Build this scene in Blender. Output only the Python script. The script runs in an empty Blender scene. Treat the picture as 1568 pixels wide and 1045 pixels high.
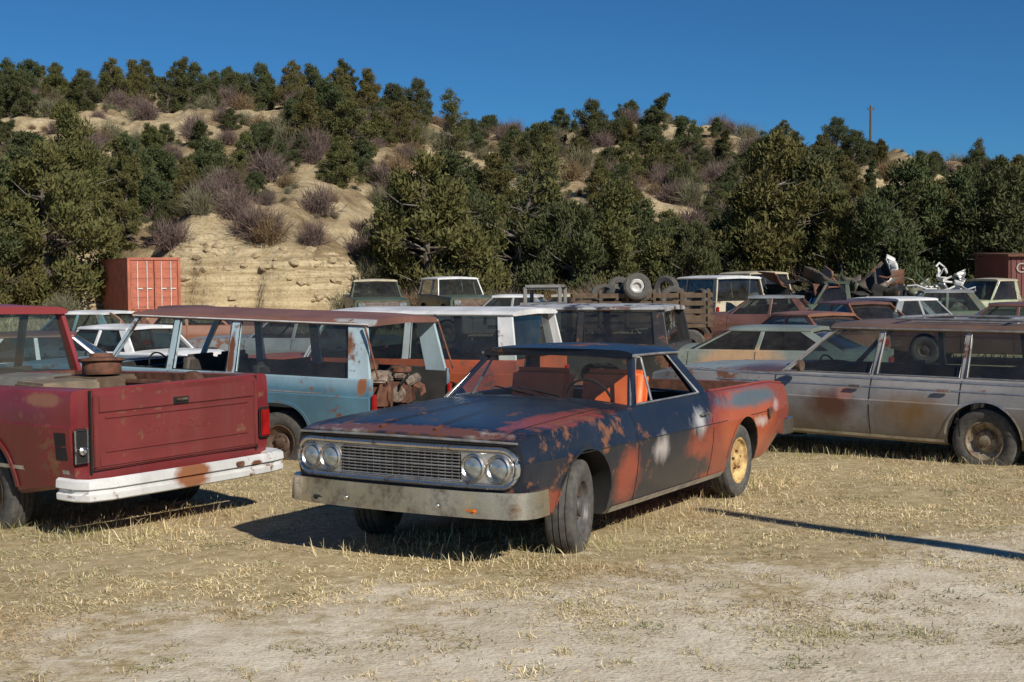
import bpy, bmesh, math, random
import numpy as np
from mathutils import Vector, Matrix, Euler
rad=math.radians
random.seed(7); rng=np.random.default_rng(7)
S=bpy.context.scene
COL=S.collection
# ------------------------------------------------------------------ materials
class NB:
    def __init__(s,name):
        s.m=bpy.data.materials.new(name); s.m.use_nodes=True
        s.t=s.m.node_tree; s.n=s.t.nodes; s.l=s.t.links
        s.b=s.n['Principled BSDF']; s.out=s.n['Material Output']
        s._tc=None
    def new(s,t,**k):
        nd=s.n.new(t)
        for a,v in k.items(): setattr(nd,a,v)
        return nd
    def put(s,sock,v):
        if isinstance(v,bpy.types.NodeSocket): s.l.new(v,sock)
        elif isinstance(v,(tuple,list)) and len(v)==3 and sock.type=='RGBA': sock.default_value=(*v,1)
        else: sock.default_value=v
    def obj(s):
        if not s._tc: s._tc=s.new('ShaderNodeTexCoord')
        return s._tc.outputs['Object']
    def noise(s,scale,detail=4,rough=.55,vec=None,seed=0,sc=None):
        v=vec if vec is not None else s.obj()
        if seed or sc:
            mp=s.new('ShaderNodeMapping'); s.l.new(v,mp.inputs[0]); mp.inputs['Location'].default_value=(seed*3.7,seed*1.3,seed*5.1)
            if sc: mp.inputs['Scale'].default_value=sc
            v=mp.outputs[0]
        n=s.new('ShaderNodeTexNoise'); s.l.new(v,n.inputs['Vector'])
        n.inputs['Scale'].default_value=scale; n.inputs['Detail'].default_value=detail; n.inputs['Roughness'].default_value=rough
        return n.outputs[0]
    def math(s,op,a,b=0.,c=None):
        n=s.new('ShaderNodeMath',operation=op); s.put(n.inputs[0],a); s.put(n.inputs[1],b)
        if c is not None: s.put(n.inputs[2],c)
        return n.outputs[0]
    def mr(s,v,a,b,c=0.,d=1.):
        n=s.new('ShaderNodeMapRange'); s.put(n.inputs[0],v)
        for i,x in enumerate((a,b,c,d)): n.inputs[i+1].default_value=x
        return n.outputs[0]
    def mix(s,f,a,b,mode='MIX'):
        n=s.new('ShaderNodeMix',data_type='RGBA',blend_type=mode); s.put(n.inputs[0],f); s.put(n.inputs[6],a); s.put(n.inputs[7],b)
        return n.outputs[2]
    def xyz(s,v=None):
        n=s.new('ShaderNodeSeparateXYZ'); s.l.new(v if v is not None else s.obj(),n.inputs[0]); return n.outputs
    def bump(s,h,st=.3,dist=.01):
        n=s.new('ShaderNodeBump'); n.inputs['Strength'].default_value=st; n.inputs['Distance'].default_value=dist
        s.l.new(h,n.inputs['Height']); s.l.new(n.outputs[0],s.b.inputs['Normal'])
    def fin(s,col,rough=.5,metal=0.,spec=None):
        s.put(s.b.inputs['Base Color'],col); s.put(s.b.inputs['Roughness'],rough); s.put(s.b.inputs['Metallic'],metal)
        if spec is not None: s.b.inputs['Specular IOR Level'].default_value=spec
        return s.m
def simple(name,c,rough=.5,metal=0.,var=.25,scale=6,spec=None,c2=None):
    n=NB(name); f=n.noise(scale,5)
    c2=c2 or tuple(x*(1-var*1.6) for x in c)
    return n.fin(n.mix(n.mr(f,.35,.65),c2,c),rough,metal,spec)
RUST=(.16,.055,.025); RUSTL=(.28,.11,.05); RUSTD=(.07,.03,.018)
def paint(name,base,layers=(),rough=.38,dirt=.35,rust=.5,spec=.5,dust=1.):
    n=NB(name); X=n.xyz(); u=n.math('MULTIPLY',X[0],-1.); aw=X[1]; z=X[2]
    fade=n.noise(1.7,4,seed=3)
    col=n.mix(n.mr(fade,.3,.7),tuple(x*.72 for x in base),tuple(min(1,x*1.18+.01*dust) for x in base))
    rg=rough
    for L in layers:
        if L[0]=='lin':
            _,c,sc,amp,k,wd,sd=L
            v=n.math('MULTIPLY_ADD',n.noise(sc,7,.68,seed=sd),amp,k[3]-amp*.5)
            v=n.math('MULTIPLY_ADD',u,k[0],v); 
            if k[1]: v=n.math('MULTIPLY_ADD',aw,k[1],v)
            v=n.math('MULTIPLY_ADD',z,k[2],v)
            m=n.mr(v,0,wd)
        else:
            _,c,sc,amp,ce,r,sd=L[:7]; wd=L[7] if len(L)>7 else .35
            d=[n.math('POWER',n.math('ABSOLUTE',n.math('DIVIDE',n.math('SUBTRACT',q,ce[i]),r[i])),2.) for i,q in enumerate((u,aw,z))]
            d=n.math('SQRT',n.math('ADD',n.math('ADD',d[0],d[1]),d[2]))
            v=n.math('ADD',n.math('SUBTRACT',1.,d),n.math('MULTIPLY_ADD',n.noise(sc,7,.68,seed=sd,sc=L[8] if len(L)>8 else None),amp,-amp*.5))
            m=n.mr(v,0,wd)
        col=n.mix(m,col,c)
    if rust>0:
        f=n.noise(5,8,.7,seed=9); g=n.noise(1.3,3,seed=5)
        m=n.mr(n.math('ADD',f,n.math('MULTIPLY',g,.7)),1.02-.17*rust,1.09-.17*rust)
        rc=n.mix(n.noise(14,4),RUSTD,RUSTL)
        col=n.mix(m,col,rc)
        rg=n.math('MULTIPLY_ADD',m,.35,rough)
    stk=n.noise(9,4,.6,seed=7,sc=(1.,1.,.12)); col=n.mix(n.mr(stk,.52,.72,0,.28*dust),col,(.13,.10,.08))
    dz=n.mr(n.math('MULTIPLY_ADD',n.noise(3,4,seed=2),.5,z),.25,.95,dirt,.06*dust)
    col=n.mix(dz,col,(.27,.21,.14))
    sp=n.noise(60,3); col=n.mix(n.mr(sp,.3,.75,0,.25*dust),col,(.06,.05,.045))
    n.bump(n.noise(4,4),.10,.02)
    return n.fin(col,rg,0,spec)
M={}
M['rubber']=simple('tire_rubber',(.055,.053,.05),.85,scale=20,c2=(.11,.10,.085))
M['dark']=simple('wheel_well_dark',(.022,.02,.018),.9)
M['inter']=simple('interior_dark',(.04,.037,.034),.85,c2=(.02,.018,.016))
M['gap']=simple('panel_gap',(.012,.011,.01),.9)
M['seat']=simple('orange_vinyl',(.92,.19,.05),.5,c2=(.78,.14,.035))
M['seatd']=simple('faded_seat',(.09,.075,.065),.8)
M['steel']=simple('rusty_wheel',(.16,.12,.09),.6,.3,c2=(.09,.045,.025),scale=9)
M['greyrim']=simple('grey_wheel',(.16,.16,.16),.5,.4,c2=(.08,.06,.05),scale=9)
M['yellowrim']=simple('faded_yellow_rim',(.66,.48,.20),.6,c2=(.32,.17,.07),scale=14)
M['tansteel']=simple('tan_wheel',(.36,.31,.22),.5,.2,c2=(.13,.08,.05),scale=12)
n=NB('aged_chrome'); f=n.noise(9,7,.7); M['chrome']=n.fin(n.mix(n.mr(f,.56,.68),(.68,.66,.62),(.22,.13,.08)),n.mr(f,.3,.7,.12,.4),.95)
n=NB('dull_chrome'); f=n.noise(5,7,.74); f2=n.noise(1.6,4,.6,seed=3)
M['bump']=n.fin(n.mix(n.mr(f,.50,.66),n.mix(n.mr(f2,.35,.65),(.42,.36,.26),(.66,.60,.49)),(.20,.13,.08)),n.mr(f,.3,.7,.12,.5),.9)
M['alu']=simple('aluminium_trim',(.60,.59,.56),.38,.7,scale=10)
M['lamp']=simple('headlamp_lens',(.50,.53,.53),.1,.6,c2=(.25,.28,.29),scale=12)
M['amber']=simple('amber_lens',(.75,.22,.02),.3)
M['redlens']=simple('red_lens',(.35,.012,.012),.25)
M['wood']=simple('weathered_wood',(.15,.10,.06),.85,scale=8)
M['rustm']=simple('rusty_metal',(.19,.075,.04),.8,scale=12,c2=(.07,.035,.022))
M['engine']=simple('engine_metal',(.34,.29,.24),.6,.3,scale=14,c2=(.12,.06,.03))
M['white']=simple('white_metal',(.72,.72,.70),.5,scale=5,c2=(.5,.47,.42))
def glassmat(name,tint,dust):
    n=NB(name); tr=n.new('ShaderNodeBsdfTransparent'); tr.inputs[0].default_value=(*tint,1)
    gl=n.new('ShaderNodeBsdfGlossy'); gl.inputs[0].default_value=(.95,.97,1,1); gl.inputs['Roughness'].default_value=.02
    df=n.new('ShaderNodeBsdfDiffuse'); df.inputs[0].default_value=(.38,.34,.27,1)
    lw=n.new('ShaderNodeLayerWeight'); lw.inputs[0].default_value=.5
    fr=n.math('MULTIPLY_ADD',n.math('POWER',lw.outputs['Facing'],4.5),.9,.05)
    a=n.new('ShaderNodeMixShader'); b=n.new('ShaderNodeMixShader')
    n.l.new(n.mr(n.noise(3,6,.7),.3,.8,dust*.3,dust*1.7),a.inputs[0]); n.l.new(tr.outputs[0],a.inputs[1]); n.l.new(df.outputs[0],a.inputs[2])
    n.l.new(fr,b.inputs[0]); n.l.new(a.outputs[0],b.inputs[1]); n.l.new(gl.outputs[0],b.inputs[2])
    n.l.new(b.outputs[0],n.out.inputs[0]); return n.m
M['glass']=glassmat('window_glass',(.90,.94,.91),.035)
M['glassm']=glassmat('lightly_tinted_glass',(.58,.66,.66),.06)
M['glassd']=glassmat('tinted_glass',(.36,.42,.43),.06)
# ------------------------------------------------------------------ mesh helpers
def mkmesh(name,V,F,mat=None,parent=None,smooth=None,loc=None,rot=None):
    me=bpy.data.meshes.new(name); me.from_pydata([tuple(v) for v in V],[],F); me.update()
    o=bpy.data.objects.new(name,me); COL.objects.link(o)
    if mat: me.materials.append(mat)
    if parent: o.parent=parent
    if loc is not None: o.location=loc
    if rot is not None: o.rotation_euler=rot
    if smooth: 
        me.polygons.foreach_set('use_smooth',[True]*len(me.polygons)); me.set_sharp_from_angle(angle=rad(smooth))
    return o
def fixn(o):
    bm=bmesh.new(); bm.from_mesh(o.data); bmesh.ops.recalc_face_normals(bm,faces=bm.faces); bm.to_mesh(o.data); bm.free()
def box(name,c,s,mat,parent=None,bev=.01,rot=None,seg=2):
    bm=bmesh.new(); bmesh.ops.create_cube(bm,size=1)
    for v in bm.verts: v.co=Vector((v.co.x*s[0],v.co.y*s[1],v.co.z*s[2]))
    if bev: bmesh.ops.bevel(bm,geom=list(bm.edges),offset=min(bev,min(s)*.45),segments=seg,affect='EDGES')
    me=bpy.data.meshes.new(name); bm.to_mesh(me); bm.free()
    me.materials.append(mat); o=bpy.data.objects.new(name,me); COL.objects.link(o); o.location=c
    if rot: o.rotation_euler=rot
    if parent: o.parent=parent
    me.polygons.foreach_set('use_smooth',[True]*len(me.polygons)); me.set_sharp_from_angle(angle=rad(40))
    return o
def empty(name,loc=(0,0,0),rot=(0,0,0)):
    e=bpy.data.objects.new(name,None); COL.objects.link(e); e.location=loc; e.rotation_euler=rot; e.empty_display_size=.3; return e
def tube(name,P,r,mat,parent=None,seg=8,closed=False,rs=None):
    P=[Vector(p) for p in P]; n=len(P); V=[];F=[]
    for i,p in enumerate(P):
        a=P[i-1] if (i>0 or closed) else P[i]; b=P[(i+1)%n] if (i<n-1 or closed) else P[i]
        t=(b-a).normalized(); up=Vector((0,0,1)) if abs(t.z)<.9 else Vector((1,0,0))
        s=t.cross(up).normalized(); q=s.cross(t); rr=rs[i] if rs else r
        for k in range(seg):
            an=2*math.pi*k/seg; V.append(p+s*math.cos(an)*rr+q*math.sin(an)*rr)
    for i in range(n if closed else n-1):
        for k in range(seg):
            F.append((i*seg+k,i*seg+(k+1)%seg,((i+1)%n)*seg+(k+1)%seg,((i+1)%n)*seg+k))
    if not closed: F+= [tuple(range(seg))[::-1],tuple((n-1)*seg+k for k in range(seg))]
    return mkmesh(name,V,F,mat,parent,40)
def lathe(name,prof,mat,parent=None,axis='Y',seg=32,loc=(0,0,0),rot=None):
    V=[];F=[];n=len(prof)
    for k in range(seg):
        a=2*math.pi*k/seg
        for (r,h) in prof:
            if axis=='Y': V.append((r*math.cos(a),h,r*math.sin(a)))
            elif axis=='X': V.append((h,r*math.cos(a),r*math.sin(a)))
            else: V.append((r*math.cos(a),r*math.sin(a),h))
    for k in range(seg):
        k2=(k+1)%seg
        for i in range(n-1): F.append((k*n+i,k*n+i+1,k2*n+i+1,k2*n+i))
    o=mkmesh(name,V,F,mat,parent,35,loc,rot); fixn(o); return o
def sweep(name,path,sec,mat,parent):
    n=len(path); m=len(sec); V=[];F=[]
    for i,(u,w) in enumerate(path):
        a=path[max(i-1,0)]; b=path[min(i+1,n-1)]
        t=Vector((-(b[0]-a[0]),b[1]-a[1],0)).normalized(); nr=Vector((t.y,-t.x,0))
        for (q,z) in sec: V.append((-u+nr.x*q,w+nr.y*q,z))
    for i in range(n-1):
        for k in range(m): F.append((i*m+k,i*m+(k+1)%m,(i+1)*m+(k+1)%m,(i+1)*m+k))
    F+=[tuple(range(m)),tuple((n-1)*m+k for k in range(m))[::-1]]
    o=mkmesh(name,V,F,mat,parent,35); fixn(o); return o
def boolapply(o,cutters):
    for c in cutters:
        md=o.modifiers.new('b','BOOLEAN'); md.object=c; md.operation='DIFFERENCE'; md.solver='EXACT'
        try: md.material_mode='TRANSFER'
        except Exception: pass
    dg=bpy.context.evaluated_depsgraph_get(); dg.update()
    me=bpy.data.meshes.new_from_object(o.evaluated_get(dg))
    o.modifiers.clear(); o.data=me
    for c in cutters: bpy.data.objects.remove(c)
    me.polygons.foreach_set('use_smooth',[True]*len(me.polygons)); me.set_sharp_from_angle(angle=rad(28))
# ------------------------------------------------------------------ vehicle
class Car:
    def __init__(s,name,pose,tabs,L,paintm,step=.07,bowf=.07,bowr=.05):
        x,y,yaw,z0,tp,tr=pose
        s.e=empty(name,(x,y,z0-2.5*tp),(tr,tp,rad(yaw)))
        s.t=tabs; s.L=L; s.mat=paintm; s.step=step; s.bf=bowf; s.br=bowr; s.cut=[]
        s.wmax=max(v for _,v in tabs['hm'])
    def T(s,k,u):
        tb=s.t[k]
        if not isinstance(tb,(list,tuple)): return tb
        xs=[a for a,_ in tb]; ys=[b for _,b in tb]
        return float(np.mean(np.interp([u-.07,u-.035,u,u+.035,u+.07],xs,ys)))
    def bow(s,u,w):
        f=abs(w)/s.wmax
        return s.bf*f**3*max(0,1-u/.6)-s.br*f**3*max(0,1-(s.L-u)/.6)
    def sec(s,u):
        hb,zb,hm,zm,hs,zs,zt=[s.T(k,u) for k in('hb','zb','hm','zm','hs','zs','zt')]
        r=s.t.get('r',.04)
        p=[(0,zb),(hb*.55,zb),(hb-.03,zb),(hb,zb+.03)]
        for f in(.33,.66): p.append((hb+(hm-hb)*(1-(1-f)**2),zb+.03+(zm-zb-.03)*f))
        p.append((hm,zm)); 
        cr=s.t.get('crease',0)
        if cr: p.append((hm-cr,zm+.012))
        for f in(.4,.75): p.append((hm-cr+(hs-hm+cr)*f**1.8,zm+(zs-r-zm)*f))
        for a in(0,30,60,90): p.append((hs-r+r*math.cos(rad(a)),zs-r+r*math.sin(rad(a))))
        W=hs-r
        for f in(.85,.7,.5,.25,0): p.append((W*f,zs+(zt-zs)*(1-f**2.5)))
        return p
    def side(s,u,z):
        p=s.sec(u)[2:-6]; return float(np.interp(z,[q[1] for q in p],[q[0] for q in p]))
    def top(s,u,w):
        hs=s.T('hs',u)-s.t.get('r',.04); zs=s.T('zs',u); zt=s.T('zt',u); return zs+(zt-zs)*(1-min(1,abs(w)/hs)**2.5)
    def body(s):
        us=np.linspace(0,s.L,int(s.L/s.step)+1); V=[];F=[]
        for u in us:
            h=s.sec(u); ring=h+[(-a,b) for a,b in h[-2:0:-1]]
            for (w,z) in ring: V.append((-(u+s.bow(u,w)),w,z))
        m=len(ring); n=len(us)
        for i in range(n-1):
            for k in range(m): F.append((i*m+k,i*m+(k+1)%m,(i+1)*m+(k+1)%m,(i+1)*m+k))
        for i in(0,n-1):
            V.append((V[i*m][0],0,(V[i*m][2]+V[i*m+m//2][2])/2)); c=len(V)-1
            for k in range(m): F.append((c,i*m+k,i*m+(k+1)%m))
        s.o=mkmesh('body_shell',V,F,s.mat,s.e); fixn(s.o)
    def cutbox(s,u0,u1,inset,floor,mat,hw=None):
        us=np.linspace(u0,u1,6); V=[];F=[]
        for u in us:
            w=hw if hw else s.T('hs',min(u,s.L))-inset
            V+=[(-u,-w,floor),(-u,w,floor),(-u,w,3),(-u,-w,3)]
        for i in range(5):
            for k in range(4): F.append((i*4+k,i*4+(k+1)%4,i*4+4+(k+1)%4,i*4+4+k))
        F+=[(0,1,2,3),(20,21,22,23)]
        o=mkmesh('c',V,F,mat,s.e); fixn(o); s.cut.append(o)
    def cutwheel(s,u,z,R,inner=.62,flat=1.0):
        for sg in(1,-1):
            V=[];F=[];n=28
            for w in(inner*sg,1.3*sg):
                for k in range(n):
                    a=2*math.pi*k/n; c,q=math.cos(a),math.sin(a)
                    if flat!=1: c=math.copysign(abs(c)**flat,c); q=math.copysign(abs(q)**flat,q)
                    V.append((-u+R*c,w,z+R*q))
            for k in range(n): F.append((k,(k+1)%n,n+(k+1)%n,n+k))
            F+=[tuple(range(n)),tuple(range(n,2*n))]
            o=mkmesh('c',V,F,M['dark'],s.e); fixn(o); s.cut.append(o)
    def finish(s):
        bpy.context.view_layer.update(); boolapply(s.o,s.cut)
    def ribbon(s,name,pts,wd,mat,off=.003,sides=(1,-1),bow=True):
        for sg in sides:
            V=[];F=[]
            for i,(u,z) in enumerate(pts):
                a=pts[max(i-1,0)]; b=pts[min(i+1,len(pts)-1)]
                t=Vector((b[0]-a[0],b[1]-a[1])).normalized(); nn=Vector((-t.y,t.x))*wd/2
                for q in(1,-1):
                    uu,zz=u+nn.x*q,z+nn.y*q; w=s.side(uu,zz); V.append((-(uu+s.bow(uu,w)),(w+off)*sg,zz))
            for i in range(len(pts)-1): F.append((2*i,2*i+1,2*i+3,2*i+2))
            o=mkmesh(name,V,F,mat,s.e)
            if off>.008:
                md=o.modifiers.new('s','SOLIDIFY'); md.thickness=off*1.1; md.offset=0
    def line(s,*pts,n=8):
        out=[]
        for a,b in zip(pts[:-1],pts[1:]):
            for i in range(n): out.append((a[0]+(b[0]-a[0])*i/n,a[1]+(b[1]-a[1])*i/n))
        return out+[pts[-1]]
    def topline(s,name,pts,wd,mat,off=.003):
        V=[];F=[]
        for i,(u,w) in enumerate(pts):
            a=pts[max(i-1,0)]; b=pts[min(i+1,len(pts)-1)]
            t=Vector((b[0]-a[0],b[1]-a[1])).normalized(); nn=Vector((-t.y,t.x))*wd/2
            for q in(1,-1):
                uu,ww=u+nn.x*q,w+nn.y*q; V.append((-(uu+s.bow(uu,ww)),ww,s.top(uu,ww)+off))
        for i in range(len(pts)-1): F.append((2*i,2*i+1,2*i+3,2*i+2))
        mkmesh(name,V,F,mat,s.e)
    def arch(s,u,z,R,mat,wd=.03,off=.006,a0=0,a1=180,flat=1.):
        pts=[]
        for k in range(33):
            a=rad(a0+(a1-a0)*k/32); c,q=math.cos(a),math.sin(a)
            c=math.copysign(abs(c)**flat,c); q=math.copysign(abs(q)**flat,q)
            pts.append((u-(R+wd/2)*c,z+(R+wd/2)*q))
        s.ribbon('wheel_arch_lip',pts,wd,mat,off)
    def wheel(s,u,w,z,R=.33,wd=.2,rim=None,steer=0,sides=(1,-1),tire=True,rr=.19,cap=False):
        rim=rim or M['steel']
        for sg in sides:
            h=wd/2
            e=bpy.data.objects.new('wheel',None); COL.objects.link(e); e.parent=s.e; e.location=(-u,w*sg,z); e.rotation_euler=(0,0,rad(steer))
            if tire:
                lathe('tire',[(rr,-h*.8),(rr+.03,-h*.98),(R-.05,-h*1.05),(R-.015,-h*.9),(R-.006,-h*.75),(R-.006,-h*.47),(R-.016,-h*.45),(R-.016,-h*.4),(R-.003,-h*.38),(R,-h*.05),(R-.014,-h*.04),(R-.014,h*.04),(R,h*.05),(R-.003,h*.38),(R-.016,h*.4),(R-.016,h*.45),(R-.006,h*.47),(R-.006,h*.75),(R-.015,h*.9),(R-.05,h*1.05),(rr+.03,h*.98),(rr,h*.8)],M['rubber'],e,seg=44)
            o=sg
            pf=[(rr+.008,h*.88),(rr-.008,h*.9),(rr-.018,h*.62),(rr-.05,h*.45),(rr-.07,h*.30),(.115,h*.28),(.095,h*.5),(.06,h*.55),(.055,h*.75),(.02,h*.8),(0,h*.8)]
            if cap: pf=[(rr+.008,h*.88),(rr-.008,h*.9),(rr-.018,h*.72),(rr-.045,h*.82),(.10,h*.70),(.09,h*.86),(.05,h*1.0),(0,h*1.03)]
            lathe('rim',[(r,y*o) for r,y in pf],rim,e)
            lathe('brake_drum',[(0,-h*.2*o),(rr-.02,-h*.2*o),(rr-.02,h*.1*o),(0,h*.1*o)],M['rustm'],e,seg=20)
            if not cap:
                for k in range(5):
                    a=k*2*math.pi/5+.3; lathe('lug_nut',[(0,.0),(.012,0),(.012,.02),(0,.02)],M['rustm'],e,seg=6,loc=(.078*math.cos(a),o*h*.5,.078*math.sin(a)))
    def greenhouse(s,P,belt,roof,crown=.05,roofm=None,pm=None,glass='glass',noglass=(),ws=True,rw=True,wsb=.22,rwb=.1,over=(.03,.03),drip=None,trim=None,rbow=.04,pth=.045,ribs=0,wsg=None):
        roofm=roofm or s.mat; pm=pm or s.mat
        for sg in(1,-1):
            V=[];F=[]
            for (ub,ut,hb,ht) in P:
                wb,zb=belt(ub); wr,zr=roof(ut); b=len(V)
                for dw in(0,pth):
                    for (u,w,z) in((ub-hb,wb,zb-.03),(ub+hb,wb,zb-.03),(ut+ht,wr,zr),(ut-ht,wr,zr)):
                        V.append((-u,(w-dw)*sg,z))
                F+=[(b,b+1,b+2,b+3),(b+7,b+6,b+5,b+4),(b,b+4,b+5,b+1),(b+1,b+5,b+6,b+2),(b+2,b+6,b+7,b+3),(b+3,b+7,b+4,b)]
            o=mkmesh('pillars',V,F,pm,s.e); fixn(o)
            md=o.modifiers.new('b','BEVEL'); md.width=.008; md.segments=2
            V=[];F=[];k=0
            for i in range(len(P)-1):
                if i in noglass or (i,sg) in noglass: continue
                a,c=P[i],P[i+1]
                for (u,f) in((a[0]+a[2],belt),(c[0]-c[2],belt),(c[1]-c[3],roof),(a[1]+a[3],roof)):
                    w,z=f(u); V.append((-u,(w-pth*.5)*sg,z-(0.02 if f is belt else 0)))
                F.append((k,k+1,k+2,k+3)); k+=4
            if V: mkmesh('side_glass',V,F,M[glass],s.e)
            if trim:
                for i in range(len(P)-1):
                    a,c=P[i],P[i+1]; pts=[]
                    for (u,f,dz) in((a[0]+a[2],belt,.005),(c[0]-c[2],belt,.005),(c[1]-c[3],roof,-.012),(a[1]+a[3],roof,-.012)):
                        w,z=f(u); pts.append((-u,(w+.002)*sg,z+dz))
                    tube('window_trim',pts,.008,trim,s.e,6,True)
        def screen(nm,p,bb,bt,sgn,mat):
            ub,ut=p; wb,zb=belt(ub); wr,zr=roof(ut); V=[];F=[];N=12
            for j in range(5):
                f=j/4
                for i in range(N+1):
                    q=-1+2*i/N; w=(wb-pth*.6)*(1-f)+(wr-pth*.6)*f
                    u=(ub*(1-f)+ut*f)+sgn*((bb*(1-f)+bt*f))*(1-q*q); z=(zb-.01)*(1-f)+(zr+.0)*f+(.03*(1-f)+crown*.6*f)*(1-q*q)
                    V.append((-u,w*q,z))
            for j in range(4):
                for i in range(N): a=j*(N+1)+i; F.append((a,a+1,a+N+2,a+N+1))
            if mat: mkmesh(nm,V,F,mat,s.e,60)
            ring=[V[i] for i in range(N+1)]+[V[j*(N+1)+N] for j in range(1,5)]+[V[4*(N+1)+i] for i in range(N-1,-1,-1)]+[V[j*(N+1)] for j in range(3,0,-1)]
            tube(nm+'_trim',ring,.012,trim or M['gap'],s.e,6,True)
        a=P[0];c=P[-1]
        screen('windshield',a[:2],wsb,rbow,-1,M[wsg or glass] if ws else None)
        if rw is not None: screen('rear_window',c[:2],rwb,.03,1,M[glass] if rw else None)
        u0=a[1]-over[0]-a[3]; u1=c[1]+over[1]+c[3]; us=np.linspace(u0,u1,26); V=[];F=[]; L=u1-u0
        for u in us:
            w,z=roof(u); f=(u-u0)/L; e0=min(1,(f*L)/.35); e1=min(1,((1-f)*L)/.35)
            cz=crown*(.35+.65*(1-(1-e0)**2))*(.5+.5*(1-(1-e1)**2))
            h=[(w+.012,z-.028),(w+.022,z-.012),(w+.018,z+.006),(w-.02,z+.02+.1*cz),(w-.07,z+.028+.35*cz)]
            nn=9 if ribs else 6
            for i in range(nn):
                q=(w-.12)*(1-i/(nn-1)); rz=(.008 if (ribs and i%2) else 0)
                h.append((q,z+.03+cz*(1-(q/w)**2)+rz))
            hb=[(0,z-.01),((w-.06),z-.03)]
            h=hb+h
            ring=h+[(-x,y) for x,y in h[-2:0:-1]]
            for (x,y) in ring:
                bx=(rbow*(1-(abs(x)/w)**2)) * (max(0,1-(u-u0)/.3)) ; bx2=.03*(1-(abs(x)/w)**2)*max(0,1-(u1-u)/.3)
                V.append((-(u-bx+bx2),x,y))
        m=len(ring);n=26
        for i in range(n-1):
            for k in range(m): F.append((i*m+k,i*m+(k+1)%m,(i+1)*m+(k+1)%m,(i+1)*m+k))
        F+=[tuple(range(m)),tuple((n-1)*m+k for k in range(m))]
        o=mkmesh('roof_panel',V,F,roofm,s.e,35); fixn(o)
        if drip:
            for sg in(1,-1):
                tube('drip_rail',[(-u,(roof(u)[0]+.026)*sg,roof(u)[1]-.006) for u in us],.010,drip,s.e,6)
    def seat(s,u,zf,w=.62,mat=None,h=.5,split=True,zt=None):
        mat=mat or M['seatd']
        for sg in((1,-1) if split else (0,)):
            ww=w-.06 if split else 1.2*w*1.6
            box('seat_back',(-(u+.5),sg*.33,zf+.2+h/2),(.13,ww,h),mat,s.e,.05,(0,rad(-10),0),3)
            box('seat_cushion',(-(u+.2),sg*.33,zf+.16),(.5,ww,.14),mat,s.e,.05,None,3)
    def steering(s,u,z,w=.35):
        pts=[( -u+.0+.07*math.sin(rad(a)) , w+.19*math.cos(rad(a)), z+.17*math.sin(rad(a))) for a in range(0,360,15)]
        tube('steering_wheel',pts,.011,M['gap'],s.e,6,True)
        tube('steering_column',[(-u,w,z),(-u+.45,w,z-.2)],.02,M['gap'],s.e)
    def rect_u(s,name,u,w0,w1,z0,z1,mat,th=.012,bev=.006,rear=True):
        return box(name,(-u,(w0+w1)/2,(z0+z1)/2),(th,abs(w1-w0),z1-z0),mat,s.e,bev)
def lamp_round(car,u,w,z,r,mat=None,bez=None):
    lathe('headlight_bezel',[(r+.012,-.03),(r+.016,.012),(r+.006,.02),(r-.004,.008)],bez or M['chrome'],car.e,'X',28,(-u,w,z))
    lathe('headlight_lens',[(r-.002,.004),(r*.8,.014),(r*.45,.021),(0,.024)],mat or M['lamp'],car.e,'X',28,(-u,w,z))
# ==================================================================== hero coupe utility
navy=(.010,.016,.029); prim=(.27,.055,.032); orange=(.40,.095,.042)
P_hero=paint('faded_navy_and_primer',navy,[
 ('blob',(.042,.055,.072),1.6,1.5,(.9,.1,.93),(.9,.7,.10),21,.9),
 ('lin',prim,3.2,1.3,(.95,0,-1.7,-1.35),.35,1),
 ('blob',prim,5,1.2,(1.45,.93,.46),(.24,.2,.24),6,.5),
 ('blob',prim,4,1.0,(.30,.9,.42),(.30,.25,.12),11),
 ('blob',orange,4,.9,(3.9,.93,.65),(.8,.3,.35),2),
 ('blob',navy,5,1.6,(2.4,.9,.88),(1.0,.3,.16),3),
 ('blob',(.022,.026,.034),5,1.6,(2.3,.95,.36),(.8,.3,.16),14),
 ('blob',(.60,.58,.56),5,2.4,(2.75,.95,.74),(.24,.1,.16),4,1.1,(1,1,.35)),
 ('blob',(.58,.52,.48),5,2.4,(1.98,.95,.60),(.20,.1,.12),5,1.2,(1,1,.35)),
 ('blob',(.62,.55,.5),6,1.8,(4.15,.95,.62),(.25,.1,.07),8,.8),
 ('blob',(.55,.5,.5),6,1.8,(4.6,.95,.74),(.14,.1,.09),18,.8,(1,1,.4)),
 ('blob',(.10,.13,.155),5,1.3,(4.0,.95,.84),(.9,.3,.10),9,.5),
 ('blob',(.45,.41,.37),9,2.6,(.05,-.45,.87),(.07,.35,.05),22,.6),
 ('blob',(.45,.41,.37),9,2.6,(.08,.55,.87),(.08,.30,.05),26,.6),
 ('blob',prim,7,2.2,(.70,.72,.91),(.75,.20,.05),23,.4),
 ('blob',RUST,9,2.4,(.08,.0,.87),(.10,1.1,.06),28,.4),
 ('lin',(.42,.40,.38),7,2.4,(-.35,-.15,1.2,-2.12),.15,12),
 ('lin',RUSTL,5.5,2.6,(-.1,.25,1.2,-2.28),.15,13),
],rough=.27,rust=.26,dirt=.14,dust=.22)
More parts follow.
